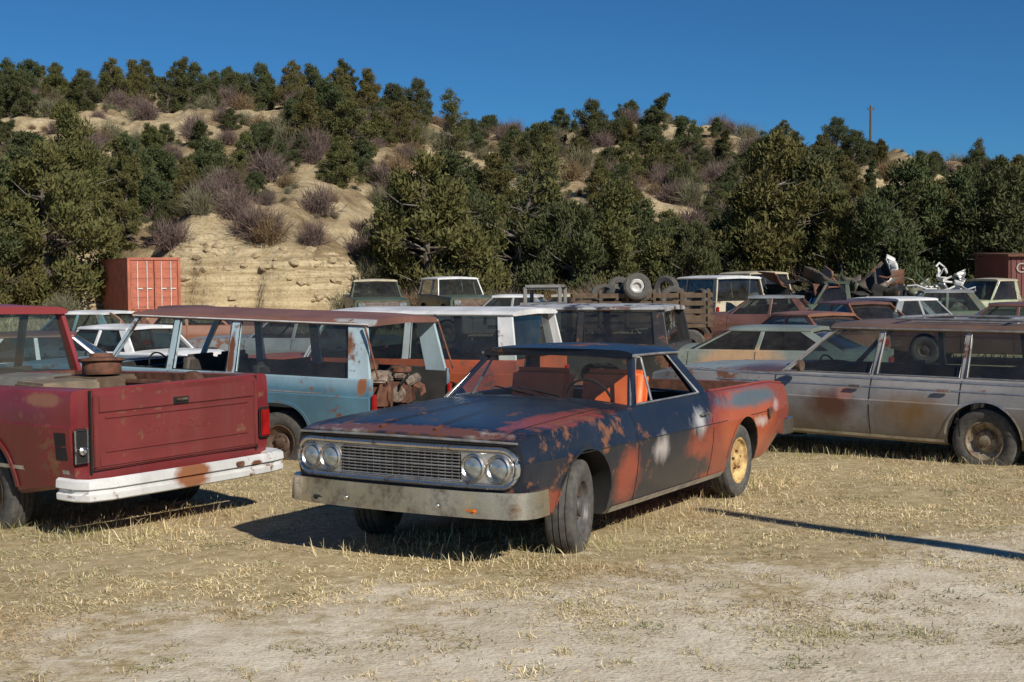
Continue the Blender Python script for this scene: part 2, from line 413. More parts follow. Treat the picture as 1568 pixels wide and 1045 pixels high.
t=dict(zb=[(0,.40),(.5,.30),(1.2,.22),(3.2,.22),(4.4,.28),(5.0,.42)],hb=[(0,.82),(.3,.88),(1.5,.885),(4.4,.87),(5,.80)],
 hm=[(0,.90),(.3,.935),(1.5,.945),(3.5,.945),(4.7,.91),(5.04,.88)],zm=[(0,.70),(5,.68)],crease=.008,
 zs=[(0,.835),(.12,.87),(.6,.89),(1.4,.92),(1.8,.935),(3,.94),(3.4,.93),(4.6,.93),(5.04,.89)],
 hs=[(0,.87),(.3,.90),(1.4,.885),(1.9,.85),(3.1,.85),(3.7,.89),(5.04,.84)],
 zt=[(0,.855),(.15,.90),(.5,.93),(1.1,.965),(1.5,.99),(1.9,.97),(3.2,.93),(5.04,.90)],r=.035)
H=Car('rusty_coupe_utility_car',(-.733,8.342,239,.117,-.011,.004),t,5.04,P_hero,.05,bowf=.07)
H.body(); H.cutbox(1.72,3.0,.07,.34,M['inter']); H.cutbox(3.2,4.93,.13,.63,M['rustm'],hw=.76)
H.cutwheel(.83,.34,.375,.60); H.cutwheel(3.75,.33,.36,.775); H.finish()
belt=lambda u:(H.T('hs',u)-.025,H.T('zs',u))
def roofH(u): return (.645-.02*max(0,(u-2.5)),1.285-.02*max(0,u-2.5))
H.greenhouse([(1.74,2.14,.030,.024),(3.08,2.80,.12,.08)],belt,roofH,crown=.04,noglass=((0,1),),wsb=.27,rbow=.09,rwb=-.03,trim=M['alu'],drip=M['alu'],over=(.04,.05))
for sg in(1,-1): tube('vent_window_frame',[(-2.12,.80*sg,.94),(-2.24,.65*sg,1.27)],.010,M['alu'],H.e)
H.seat(1.92,.33,mat=M['seat'],h=.62); H.steering(1.98,.93)
box('dashboard',(-1.80,0,.82),(.26,1.5,.14),M['inter'],H.e,.05)
def fp(w,z,off): return (-(H.bow(0,w))+off,w,z)
def rr_path(w0,w1,z0,z1,r,n=6,m=10):
    pts=[]
    for (cx,cz,a0) in((w1-r,z1-r,0),(w0+r,z1-r,90),(w0+r,z0+r,180),(w1-r,z0+r,270)):
        for k in range(n+1): a=rad(a0+90*k/n); pts.append((cx+r*math.cos(a),cz+r*math.sin(a)))
        nx={0:(w0+r,z1),90:(w0,z0+r),180:(w1-r,z0),270:(w1,z1-r)}[a0]; lx,lz=pts[-1]
        for k in range(1,m): pts.append((lx+(nx[0]-lx)*k/m,lz+(nx[1]-lz)*k/m))
    return pts
loop=rr_path(-.865,.865,.55,.785,.115,m=14)
tube('grille_surround',[fp(w,z,.012) for w,z in loop],.017,M['chrome'],H.e,8,True)
tube('grille_surround_inner',[fp(w,z,.006) for w,z in rr_path(-.835,.835,.575,.762,.09,m=14)],.008,M['alu'],H.e,6,True)
def patch(nm,w0,w1,z0,z1,off,mat,n=20):
    V=[];F=[]
    for i in range(n+1):
        w=w0+(w1-w0)*i/n; V+=[fp(w,z0,off),fp(w,z1,off)]
    for i in range(n): F.append((2*i,2*i+1,2*i+3,2*i+2))
    return mkmesh(nm,V,F,mat,H.e)
patch('grille_back',-.84,.84,.565,.772,.004,M['gap'])
for sg in(1,-1):
    patch('headlight_panel',.475*sg,.825*sg,.580,.757,.009,M['alu'],8)
    for w in(.565,.74): lamp_round(H,H.bow(0,w)-.012,w*sg,.668,.072)
for i in range(9):
    z=.585+i*.0205; tube('grille_bar',[fp(w,z,.014) for w in np.linspace(-.47,.47,9)],.0042 if i!=4 else .0062,M['alu'],H.e,5)
for w in np.linspace(-.46,.46,19): tube('grille_vertical',[fp(w,.58,.010),fp(w,.755,.010)],.003,M['steel'],H.e,4)
tube('hood_lip_trim',[fp(w,.838-.012*(abs(w)/.86)**2,.006) for w in np.linspace(-.86,.86,20)],.008,M['alu'],H.e,6)
tube('hood_front_gap',[fp(w,.812,.0015) for w in np.linspace(-.84,.84,20)],.005,M['gap'],H.e,6)
path=[(.26,-.925),(.18,-.93),(.11,-.925),(.05,-.90),(0,-.84),(-.045,-.6),(-.065,-.3),(-.07,0),(-.065,.3),(-.045,.6),(0,.84),(.05,.90),(.11,.925),(.18,.93),(.26,.925)]
sweep('front_bumper',path[::-1],[(-.04,.365),(-.012,.362),(.008,.375),(.030,.415),(.036,.445),(.022,.452),(.022,.458),(.046,.466),(.056,.482),(.050,.502),(.028,.520),(-.03,.528)],M['bump'],H.e)
box('turn_signal',(.068,.56,.408),(.035,.15,.036),M['amber'],H.e,.01,(0,rad(-20),rad(-6)))
box('empty_signal_opening',(.066,-.58,.408),(.035,.15,.036),M['gap'],H.e,.01,(0,rad(-20),rad(6)))
for w in(-.36,.36): lathe('bumper_bolt',[(0,.012),(.014,.010),(.018,0)],M['chrome'],H.e,'X',12,(.105,w,.425))
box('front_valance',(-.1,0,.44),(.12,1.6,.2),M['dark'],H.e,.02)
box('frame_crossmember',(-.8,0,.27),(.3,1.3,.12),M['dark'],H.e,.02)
for a,b in(((1.60,.26),(1.60,.90)),((3.0,.26),(3.0,.90))): H.ribbon('door_gap',H.line(a,b),.009,M['gap'])
H.ribbon('rocker_trim',H.line((1.25,.245),(3.36,.245)),.045,M['alu'],.008)
H.ribbon('arch_trim',H.line((.1,.70),(5.0,.69)),.006,M['gap'],.002)
H.arch(.83,.34,.375,P_hero,.02,.006,8,172); H.arch(3.75,.33,.36,P_hero,.02,.006,5,175)
for sg in(1,-1):
    H.topline('hood_gap',[(u,.74*sg) for u in np.linspace(.06,1.45,14)],.008,M['gap'])
    tube('bed_rail_trim',[(-u,.80*sg,H.T('zs',u)+.008) for u in np.linspace(3.2,4.98,12)],.012,P_hero,H.e,6)
    tube('wiper',[(-1.50,.1*sg+.25,1.0),(-1.66,.1*sg-.20,1.045)],.006,M['gap'],H.e,5)
for w in(-.22,.22):
    V=[];F=[]
    for i,u in enumerate(np.linspace(.08,1.40,20)):
        for q,dz in((-.018,0.001),(0,.010),(.018,0.001)): V.append((-(u+H.bow(u,w)),w*(.6+.4*(1-u/1.4))*1.0+q,H.top(u,w)+dz))
    for i in range(19):
        for k in range(2): F.append((3*i+k,3*i+k+1,3*i+k+4,3*i+k+3))
    mkmesh('hood_ridge',V,F,P_hero,H.e,80)
box('door_handle',(-2.82,.945,.79),(.13,.03,.022),M['chrome'],H.e,.008)
lathe('fuel_cap',[(0,.0),(.05,0),(.05,.01),(0,.012)],M['rustm'],H.e,'Y',20,(-4.35,.935,.68))
H.topline('cowl_gap',[(1.43,w) for w in np.linspace(-.74,.74,14)],.01,M['gap'])
sweep('rear_bumper',[(4.75,-.90),(4.95,-.92),(5.08,-.86),(5.12,-.5),(5.13,0),(5.12,.5),(5.08,.86),(4.95,.92),(4.75,.90)],[(-.02,.44),(.03,.45),(.05,.50),(.03,.57),(-.02,.58)],M['chrome'],H.e)
for sg in(1,-1): box('tail_light',(-5.045,.80*sg,.70),(.03,.09,.2),M['redlens'],H.e,.01)
H.wheel(.84,.79,.32,.325,.2,steer=15,rr=.185,rim=M['greyrim']); H.wheel(3.75,.79,.31,.315,.18,rim=M['yellowrim'],rr=.19)
# ==================================================================== Suburban type
def truck_tabs(L,bed=False):
    return dict(zb=[(0,.45),(.6,.38),(4.6,.38),(L,.5)],hb=[(0,.92),(.3,.95),(L-.3,.95),(L,.92)],hm=[(0,.97),(.3,1.0),(L-.3,1.0),(L,.97)],zm=[(0,.93),(L,.93)],crease=.012,
     zs=[(0,1.04),(.3,1.07),(1.7,1.12),(L,1.14 if not bed else 1.2)],hs=[(0,.93),(.3,.955),(L,.955)],zt=[(0,1.04),(.3,1.09),(1.7,1.14),(L,1.14 if not bed else 1.2)],r=.045)
def suburban(name,pose,pm,roofm=None,pillm=None,L=5.5,P=None,open_rear=False,wheel=True,noglass=(),ws=True,rimm=None,step=.1,h=1.79,rails=None,bm=None,axles=(.85,4.3),glass='glassd'):
    c=Car(name,pose,truck_tabs(L),L,pm,step,.05,.03); c.body()
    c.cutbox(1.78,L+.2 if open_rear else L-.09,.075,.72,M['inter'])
    for a in axles: c.cutwheel(a,.38,.44,.66,.8)
    c.finish()
    P=P or [(1.8,2.2,.04,.035),(2.75,2.78,.055,.045),(3.62,3.62,.07,.06),(5.32,5.22,.14,.12)]
    bl=lambda u:(c.T('hs',u)-.03,c.T('zs',u)-.005)
    rf=lambda u:(.80+.0*u,h-.06)
    c.greenhouse(P,bl,rf,crown=.055,roofm=roofm or pm,pm=pillm or pm,noglass=noglass,ws=ws,rw=(None if open_rear else True),wsb=.16,rwb=.02,drip=rails or pillm or pm,trim=M['gap'],glass=glass,ribs=1)
    for a in axles: c.arch(a,.38,.44,pm,.035,.012,5,175,.8)
    c.ribbon('door_gap',c.line((1.72,.42),(1.72,1.08)),.012,M['gap']); c.ribbon('door_gap',c.line((2.75,.42),(2.75,1.1)),.012,M['gap'])
    if wheel:
        for a in axles: c.wheel(a,.84,.36,.36,.2,rim=rimm,rr=.2)
    c.seat(2.2,.55,h=.52); c.seat(3.2,.6,split=False,h=.42); c.steering(2.15,1.08)
    box('dashboard',(-1.95,0,.98),(.3,1.6,.2),M['inter'],c.e,.05)
    sweep('front_bumper',[(.3,1.0),(.0,.99),(-.1,.9),(-.13,0),(-.1,-.9),(0,-.99),(.3,-1.0)],[(-.02,.46),(.03,.47),(.04,.6),(-.02,.62)],bm or M['chrome'],c.e)
    if not open_rear: sweep('rear_bumper',[(L-.2,-1.0),(L+.02,-.98),(L+.10,-.88),(L+.12,0),(L+.10,.88),(L+.02,.98),(L-.2,1.0)],[(-.02,.48),(.03,.49),(.04,.6),(-.02,.62)],M['chrome'],c.e)
    box('grille_panel',(.01,0,.83),(.03,1.7,.33),M['steel'],c.e,.02)
    for sg in(1,-1): box('headlight',(.03,.72*sg,.85),(.03,.26,.18),M['lamp'],c.e,.02); box('tail_light',(-(L+.005),.90*sg,.80),(.03,.10,.34),M['redlens'],c.e,.015)
    return c
P_blue=paint('faded_blue_paint',(.085,.20,.275),[('lin',(.27,.39,.45),1.2,.5,(0,0,3,-2.95),.5,1),('blob',RUSTL,6,1.1,(5.38,.95,1.08),(.07,.3,.14),2),('blob',RUST,5,1.5,(4.9,.95,.45),(.5,.3,.10),3)],rust=.06,dirt=.16,rough=.24,dust=.6)
P_blueroof=paint('rusted_roof',(.22,.09,.068),[('lin',(.15,.075,.06),1.5,1.2,(0,0,0,-.1),.4,4),('blob',(.42,.44,.45),5,1.4,(5.3,.75,1.76),(.4,.12,.06),3)],rust=.3,dirt=.1,rough=.55)
P_bluepil=paint('faded_light_blue',(.44,.57,.62),[('blob',RUSTL,5,1.3,(5.12,.9,1.50),(.12,.4,.20),2,.5),('blob',RUST,5,1.3,(3.6,.9,1.3),(.05,.4,.3),5)],rust=.3,dirt=.1,dust=.6)
B=suburban('faded_blue_suv',(-6.17,17.171,155.7,-.14,-.028,.0),P_blue,P_blueroof,P_bluepil,L=5.5,open_rear=True,noglass=(0,1),ws=False,step=.06,rails=M['white'],rimm=M['steel'],glass='glassm')
B.ribbon('side_trim',B.line((.2,.955),(5.4,.955)),.018,M['alu'],.004); B.ribbon('side_trim',B.line((1.3,.60),(3.85,.60)),.02,M['alu'],.004)
def engine(parent,loc,sc=1,rot=0):
    e=bpy.data.objects.new('engine_block',None); COL.objects.link(e); e.parent=parent; e.location=loc; e.rotation_euler=(0,0,rot); e.scale=(sc,)*3
    box('block',(0,0,.2),(.5,.34,.3),M['rustm'],e,.03); box('head',(0,.16,.38),(.5,.14,.12),M['engine'],e,.02,(.5,0,0)); box('head',(0,-.16,.38),(.5,.14,.12),M['engine'],e,.02,(-.5,0,0))
    box('intake_manifold',(0,0,.43),(.34,.16,.08),M['engine'],e,.02)
    lathe('pulley',[(0,.0),(.11,0),(.11,.02),(.09,.03),(.11,.04),(.11,.06),(0,.06)],M['engine'],e,'X',20,(.27,0,.2))
    lathe('air_cleaner',[(0,.0),(.12,0),(.14,.02),(.14,.07),(.10,.09),(0,.1)],M['rustm'],e,'Z',20,(0.02,0,.47))
    lathe('flywheel',[(0,.0),(.16,0),(.16,.03),(0,.04)],M['rustm'],e,'X',20,(-.28,0,.2))
    for k in range(4):
        tube('exhaust_runner',[(-.18+.12*k,.2,.32),(-.18+.12*k,.28,.28),(-.15+.1*k,.3,.18)],.022,M['rustm'],e)
    tube('hose',[(.2,.1,.4),(.3,.14,.45),(.36,.05,.34),(.3,0,.2)],.018,M['gap'],e)
engine(B.e,(-5.15,.45,.72),1.0,.4); engine(B.e,(-5.2,-.25,.72),.85,1.9)
for sg in(1,-1): tube('tailgate_strut',[(-5.35,.86*sg,1.72),(-5.55,.90*sg,1.14)],.012,M['rustm'],B.e)
# ==================================================================== Pickup (left)
P_red=paint('faded_maroon_paint',(.175,.014,.020),[('lin',(.28,.04,.045),2,.8,(0,0,1.6,-1.6),.6,2),('blob',RUSTL,6,1.2,(5.0,.95,1.12),(.3,.2,.06),3)],rust=.06,dirt=.12,rough=.27,dust=.5)
def pickup(name,pose,pm,L=5.35,step=.1,cabroof=None,hw=.74,wheels=True,bedm=None,rw=True,glass='glassd'):
    c=Car(name,pose,truck_tabs(L,True),L,pm,step,.05,.02); c.body()
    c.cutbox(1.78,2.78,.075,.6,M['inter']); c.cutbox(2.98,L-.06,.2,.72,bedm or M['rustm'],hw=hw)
    for a in(.85,4.2): c.cutwheel(a,.38,.44,.78 if a>2 else .62,.8)
    c.finish()
    bl=lambda u:(c.T('hs',u)-.03,c.T('zs',u)-.03); rf=lambda u:(.78,1.71)
    c.greenhouse([(1.8,2.18,.04,.035),(2.80,2.74,.07,.05)],bl,rf,crown=.05,roofm=cabroof or pm,wsb=.16,rwb=-.02,trim=M['alu'],rw=rw,glass=glass)
    for a in(.85,4.2): c.arch(a,.38,.44,pm,.035,.012,5,175,.8)
    for u in(1.72,2.72): c.ribbon('door_gap',c.line((u,.42),(u,1.1)),.012,M['gap'])
    c.ribbon('bed_gap',c.line((2.9,.4),(2.9,1.16)),.02,M['gap'])
    c.ribbon('side_trim',c.line((.2,.60),(L-.05,.60)),.03,M['alu'],.005)
    if wheels:
        for a in(.85,4.2): c.wheel(a,.84,.36,.36,.2,rr=.2)
    c.seat(2.05,.5,h=.5,split=False); c.steering(2.1,1.08); box('dashboard',(-1.95,0,.98),(.3,1.6,.2),M['inter'],c.e,.05)
    sweep('front_bumper',[(.3,1.0),(.0,.99),(-.1,.9),(-.13,0),(-.1,-.9),(0,-.99),(.3,-1.0)],[(-.02,.46),(.03,.47),(.04,.6),(-.02,.62)],M['chrome'],c.e)
    box('grille_panel',(.01,0,.83),(.03,1.7,.33),M['steel'],c.e,.02)
    for i in range(4): box('grille_bar',(.03,0,.72+.07*i),(.02,1.1,.015),M['alu'],c.e,.004)
    for sg in(1,-1): box('headlight',(.03,.72*sg,.85),(.03,.26,.18),M['lamp'],c.e,.02)
    return c
K=pickup('faded_red_pickup_truck',(-6.93,13.29,143.8,.01,0,-.006),P_red,5.35,.06,glass='glassm')
L=5.35
K.rect_u('tailgate_panel',L+.012,-.80,.80,.60,1.185,P_red,.03,.012)
K.rect_u('tailgate_upper_band',L+.030,-.76,.76,1.02,1.15,P_red,.02,.01)
K.rect_u('tailgate_lower_band',L+.028,-.76,.76,.62,.70,P_red,.018,.01)
for z in(.985,.735): K.rect_u('tailgate_crease',L+.030,-.70,.70,z-.012,z+.012,P_red,.014,.006)
for w in(-.78,.78): K.rect_u('tailgate_side_bead',L+.03,w-.02,w+.02,.62,1.16,P_red,.016,.006)
for w in(-.806,.806): K.rect_u('tailgate_gap',L+.004,w-.008,w+.008,.58,1.19,M['gap'],.02,0)
K.rect_u('tailgate_latch_recess',L+.042,-.075,.075,1.03,1.085,M['gap'],.01,.004); box('tailgate_handle',(-(L+.055),0,1.065),(.02,.11,.022),M['steel'],K.e,.006)
tx=bpy.data.curves.new('tailgate_lettering','FONT'); tx.body='CHEVROLET'; tx.size=.10; tx.extrude=.001; tx.align_x='CENTER'; tx.align_y='CENTER'; tx.space_character=1.35
to=bpy.data.objects.new('tailgate_lettering',tx); COL.objects.link(to); to.parent=K.e; to.location=(-(L+.0285),0,.86); to.rotation_euler=(rad(90),0,rad(-90)); tx.materials.append(P_red)
for sg in(1,-1):
    K.rect_u('tail_light_housing',L+.004,sg*.84,sg*.955,.66,.92,M['gap'],.03,.012)
    if sg<0: K.rect_u('tail_light_lens',L+.02,sg*.85,sg*.945,.68,.90,M['redlens'],.02,.01)
    else:
        tube('tail_light_chrome_frame',[(-(L+.022),.845,.67),(-(L+.022),.95,.67),(-(L+.022),.95,.91),(-(L+.022),.845,.91)],.008,M['chrome'],K.e,6,True)
        lathe('bulb_socket',[(0,0),(.03,0),(.03,.02),(.015,.03),(.012,.05),(0,.055)],M['chrome'],K.e,'X',14,(-(L+.02),.90,.76),(0,0,math.pi))
        K.ribbon('side_marker_housing',K.line((5.18,.79),(5.30,.79)),.20,M['gap'],.004,(1,))
P_bump=paint('white_painted_bumper',(.76,.76,.74),[('blob',RUSTL,6,1.0,(5.6,.05,.5),(.26,.20,.14),3),('blob',RUST,6,1.2,(5.5,-.6,.5),(.3,.08,.03),5)],rust=.12,dirt=.06,rough=.2,dust=.5)
sweep('rear_step_bumper',[(5.2,.97),(5.40,.97),(5.49,.93),(5.53,.78),(5.55,.3),(5.55,-.3),(5.53,-.78),(5.49,-.93),(5.40,-.97),(5.2,-.97)],[(-.10,.54),(-.10,.42),(.02,.40),(.032,.41),(.034,.45),(.014,.46),(.014,.485),(.038,.495),(.034,.55),(.01,.565)],P_bump,K.e)
box('bumper_light',(-5.582,-.42,.515),(.02,.09,.045),M['rustm'],K.e,.008)
box('crate',(-3.9,.45,.90),(.5,.35,.42),M['wood'],K.e,.01,(0,0,.2)); box('tool_box',(-4.4,.42,.96),(.45,.5,.48),simple('tan_box',(.26,.20,.13),.8,c2=(.14,.11,.075)),K.e,.02,(0,0,-.1))
box('tool_box',(-3.5,.1,.98),(.6,.5,.42),simple('grey_box',(.2,.19,.17),.7),K.e,.02,(0,0,.3))
lathe('brake_drum_stack',[(0,0),(.15,0),(.16,.02),(.16,.10),(.19,.115),(.19,.135),(.1,.15),(.09,.18),(0,.18)],M['rustm'],K.e,'Z',28,(-4.2,-.15,1.20),(.05,.06,0))
box('tool_box',(-4.1,-.15,.96),(.5,.5,.46),M['wood'],K.e,.02,(0,0,.15))
lathe('brake_drum',[(0,0),(.10,0),(.12,.03),(.12,.08),(.08,.10),(0,.10)],M['rustm'],K.e,'Y',24,(-5.0,-.5,1.12))
tube('pipe',[(-3.2,-.5,1.1),(-5.0,-.2,1.15)],.03,M['rustm'],K.e)
# ==================================================================== Wagon (right)
P_wag=paint('weathered_wagon_paint',(.29,.28,.275),[
 ('lin',(.14,.098,.055),2.6,1.5,(0,0,-2.2,1.30),.8,2),
 ('blob',(.14,.055,.035),4,1.6,(2.45,.97,.60),(.35,.3,.22),3,.7),('blob',(.42,.20,.16),6,1.0,(2.6,.97,.72),(.12,.3,.08),5,.5),
 ('blob',(.25,.14,.05),4,1.6,(3.35,.97,.56),(.5,.3,.22),6,.8),('blob',(.38,.36,.34),3,1.2,(3.4,.97,.86),(1.2,.3,.09),8,.8),
 ('blob',(.10,.045,.03),5,1.2,(1.5,.9,.93),(.6,.7,.05),7,.5),('blob',(.30,.34,.31),4,1.2,(.6,.3,.93),(.8,.9,.1),27,.5)],rust=.3,dirt=.26,rough=.3,dust=.7)
P_wagroof=paint('wagon_roof_paint',(.15,.085,.06),[('lin',(.26,.21,.17),2,1.3,(0,0,0,-.2),.5,2)],rust=.3,dirt=.1,rough=.5)
P_wagpil=paint('wagon_pillar_paint',(.42,.40,.38),rust=.35,dirt=.1)
def car_tabs(L,belt=.92,hood=.94,trunk=.93,W=.98,cab=(1.8,4.0)):
    return dict(zb=[(0,.36),(.6,.25),(L-1,.25),(L,.4)],hb=[(0,.86),(.4,W-.06),(L-.5,W-.06),(L,.84)],hm=[(0,.92),(.4,W),(L-.5,W),(L,.9)],zm=[(0,.66),(L,.66)],crease=.01,
     zs=[(0,hood-.1),(.2,hood-.06),(cab[0]-.1,belt-.01),(cab[1],belt),(L-.15,trunk-.02),(L,trunk-.08)],hs=[(0,.88),(.4,W-.06),(cab[0],W-.075),(cab[1],W-.075),(L-.4,W-.08),(L,.86)],
     zt=[(0,hood-.08),(.3,hood),(cab[0]-.1,belt+.05),(cab[1],belt+.03),(L-.15,trunk+.01),(L,trunk-.06)],r=.045)
def sedan(name,pose,pm,L=5.2,P=None,roofm=None,h=1.38,belt=.92,cab=(1.8,4.0),glass='glassd',W=.96,step=.12,pillm=None,rim=None,wheels=True,axles=None,trim=None,detail=True,hr=.66,noglass=(),hood=.92,trunk=.93,rwb=.1):
    c=Car(name,pose,car_tabs(L,belt,hood,trunk,W,cab),L,pm,step,.08,.06); c.body()
    c.cutbox(cab[0]-.05,cab[1]-.02,.075,.4,M['inter'])
    axles=axles or (.95,L-1.3)
    for a in axles: c.cutwheel(a,.33,.375,.62 if a<cab[0] or a>cab[1] else W-.28)
    c.finish()
    P=P or [(1.8,2.35,.04,.03),(2.9,2.95,.04,.035),(cab[1]-.05,cab[1]-.45,.12,.10)]
    bl=lambda u:(c.T('hs',u)-.03,c.T('zs',u)); rf=lambda u:(hr,h-.055)
    c.greenhouse(P,bl,rf,crown=.045,roofm=roofm or pm,pm=pillm or pm,glass=glass,trim=trim,wsb=.22,rbow=.07,rwb=rwb,drip=trim,noglass=noglass)
    for a in axles: c.arch(a,.33,.375,trim or pm,.022,.008,5,175)
    c.seat(2.25,.3,h=.5)
    if detail:
        for p in P[1:-1]: c.ribbon('door_gap',c.line((p[0],.3),(p[0],belt-.03)),.010,M['gap'])
        c.ribbon('door_gap',c.line((P[0][0]-.05,.3),(P[0][0]-.05,belt-.04)),.010,M['gap'])
        c.steering(2.1,.9); box('dashboard',(-1.95,0,.84),(.3,1.5,.18),M['inter'],c.e,.05)
    if wheels:
        for a in axles: c.wheel(a,W-.14,.32,.33,.2,rim=rim,rr=.19)
    sweep('front_bumper',[(.4,W-.0),(.05,W-.02),(-.06,.86),(-.1,0),(-.06,-.86),(.05,-W+.02),(.4,-W)],[(-.02,.40),(.03,.41),(.045,.5),(-.02,.54)],M['chrome'],c.e)
    sweep('rear_bumper',[(L-.4,-W),(L-.05,-W+.02),(L+.06,-.86),(L+.08,0),(L+.06,.86),(L-.05,W-.02),(L-.4,W)],[(-.02,.42),(.03,.43),(.045,.52),(-.02,.56)],M['chrome'],c.e)
    box('grille_panel',(.01,0,.68),(.04,1.0,.2),M['steel'],c.e,.02)
    for sg in(1,-1): box('headlight',(-.03,.66*sg,.70),(.05,.32,.15),M['lamp'],c.e,.02); box('tail_light',(-(L-.01),.66*sg,.70),(.04,.3,.12),M['redlens'],c.e,.015)
    return c
W=sedan('weathered_station_wagon',(2.212,16.142,138.3,.04,-.003,.001),P_wag,5.6,[(1.80,2.38,.04,.03),(2.88,2.92,.035,.03),(3.84,3.84,.035,.03),(5.15,5.0,.10,.08)],P_wagroof,h=1.46,belt=.93,cab=(1.8,5.35),glass='glassm',W=.99,step=.06,pillm=P_wagpil,rim=M['tansteel'],axles=(1.05,4.08),trim=M['alu'],hr=.72)
W.ribbon('side_moulding',W.line((1.0,.80),(5.5,.80)),.012,M['alu'],.005); W.ribbon('side_moulding',W.line((.2,.885),(5.5,.885)),.016,M['alu'],.005); W.ribbon('rocker_moulding',W.line((1.5,.29),(3.68,.29)),.03,M['alu'],.005)
for u in(2.72,3.68): box('door_handle',(-u,.985,.80),(.14,.025,.03),M['chrome'],W.e,.008)
for sg in(1,-1): tube('roof_rack_rail',[(-u,.60*sg,1.50) for u in(3.0,3.4,4.2,5.0)],.014,M['alu'],W.e)
for u in(3.05,4.2,4.95): tube('roof_rack_crossbar',[(-u,-.60,1.515),(-u,.60,1.515)],.016,M['alu'],W.e)
for i in range(7): tube('roof_rack_slat',[(-3.1,-.45+.15*i,1.468),(-4.9,-.45+.15*i,1.468)],.009,M['alu'],W.e,5)
lathe('side_mirror',[(0,-.04),(.06,-.03),(.065,.01),(0,.012)],M['steel'],W.e,'X',16,(-2.1,1.03,.99))
W.seat(3.35,.3,h=.48)
# ------------------------------------------------------------------ terrain function
tabs_=[np.random.default_rng(100+i).random((256,256)) for i in range(6)]
def vn(x,y,sc,seed=0):
    T=tabs_[seed%6]; x=np.asarray(x)/sc+seed*17.3+500; y=np.asarray(y)/sc+seed*9.1+500
    i=np.floor(x).astype(int); j=np.floor(y).astype(int); fx=x-i; fy=y-j; fx=fx*fx*(3-2*fx); fy=fy*fy*(3-2*fy)
    a=T[i%256,j%256];b=T[(i+1)%256,j%256];c=T[i%256,(j+1)%256];d=T[(i+1)%256,(j+1)%256]
    return (a*(1-fx)+b*fx)*(1-fy)+(c*(1-fx)+d*fx)*fy-.5
ss=lambda a,b,x:(lambda t:t*t*(3-2*t))(np.clip((x-a)/(b-a),0,1))
def height(x,y):
    x=np.asarray(x,float);y=np.asarray(y,float)
    pl=.43-.03*np.clip(y,0,22)+.014*np.clip(x,-12,12)
    z=pl*(1-ss(22,50,y))+.35*ss(22,60,y)
    z=z+vn(x,y,1.3,1)*.035+vn(x,y,4,2)*.05
    yb=66+vn(x,0*y,14,3)*5+ np.where((x>-19)&(x<-7),-1.0,0)
    crest=np.interp(x,[-140,-90,-53,-40,-20,-5,4,25,42,53,80,140],[19,21,21.5,21.5,20,17.5,17.5,15.8,14.2,11.5,9,8])
    bank=.7+2.0*ss(-19.5,-16.5,x)*(1-ss(-9.5,-6.0,x))
    s=(y-yb)/75; sc=np.clip(s,0,1)
    prof=.85*sc+.15*np.sin(math.pi/2*sc)
    d=y-yb+vn(x,y*.3,1.8,4)*1.1+vn(x,y*.5,.55,3)*.40
    st=.30*ss(0,.14,d)+.24*ss(.36,.50,d)+.20*ss(.75,.87,d)+.16*ss(1.15,1.27,d)+.10*ss(1.6,2.0,d)
    hl=bank*st+(crest-bank)*prof
    hl=hl-np.clip(s-1,0,3)*7
    amp=ss(0,.12,s)
    gul=np.abs(vn(x+vn(x,y,7,2)*4,y*.25,5.5,1))*2.4
    hl=hl+amp*(vn(x,y,16,0)*3.0+vn(x,y,6,5)*1.6-gul+.5+vn(x,y,2.2,1)*.8+vn(x,y,.9,2)*.4)
    hl=hl+ss(0,1,y-yb)*vn(x,y,.6,3)*.2
    return z+np.where(y>yb-1.5,hl,0)
# ==================================================================== background vehicles
def put(px,Z,yaw,L=5.0,at=.5):
    x=(px-784)/2000*Z; a=rad(yaw); cx=x+math.cos(a)*L*at; cy=Z+math.sin(a)*L*at
    return (cx,cy,yaw,float(height([x],[Z])[0]),0,0)
P_white=paint('white_truck_paint',(.78,.78,.77),rust=.1,dirt=.1,dust=.6)
P_wor=paint('orange_red_truck_paint',(.45,.085,.03),[('lin',(.7,.7,.68),1,.0,(0,0,6,-7.5),.2,1)],rust=.3)
P_blk=paint('patchy_black_paint',(.025,.025,.028),[('lin',(.05,.06,.07),2,1.0,(0,0,0,.1),.5,2)],rust=.4,dust=.5)
P_blkroof=paint('patchy_white_roof',(.50,.50,.49),[('lin',(.03,.03,.03),2.2,2.0,(0,0,0,.0),.15,3)],rust=.5)
P_grn=paint('faded_green_paint',(.20,.245,.215),[('blob',(.50,.32,.18),3,.8,(2.7,.9,.6),(.9,.4,.5),3)],rust=.2)
P_dgrn=paint('dark_green_paint',(.05,.09,.055),rust=.4)
P_brn=paint('brown_paint',(.25,.10,.055),[],rust=.25)
P_mar=paint('maroon_paint',(.12,.045,.038),[],rust=.4)
P_tan=paint('cream_paint',(.60,.52,.37),rust=.2)
P_yg=paint('pale_green_paint',(.34,.38,.22),rust=.4)
P_gry=paint('grey_paint',(.26,.28,.29),rust=.4)
P_teal=paint('teal_paint',(.10,.22,.24),rust=.4)
suburban('white_topped_suv',(-4.5,21.9,155,-.32,0,0),P_wor,P_white,P_white,h=1.86)
suburban('patchy_black_suv',(-1.8,24.6,160,-.27,0,0),P_blk,P_blkroof,P_blk,L=5.1,P=[(1.8,2.2,.04,.035),(2.75,2.78,.055,.045),(3.5,3.5,.07,.06),(4.95,4.85,.12,.1)],axles=(.85,3.9),h=1.78)
HB=[(1.8,2.45,.04,.03),(2.95,3.0,.04,.035),(4.35,3.7,.12,.10)]
sedan('green_coupe',put(1140,23,152,4.9),P_grn,4.9,HB,P_grn,h=1.30,cab=(1.8,4.3),hr=.6)
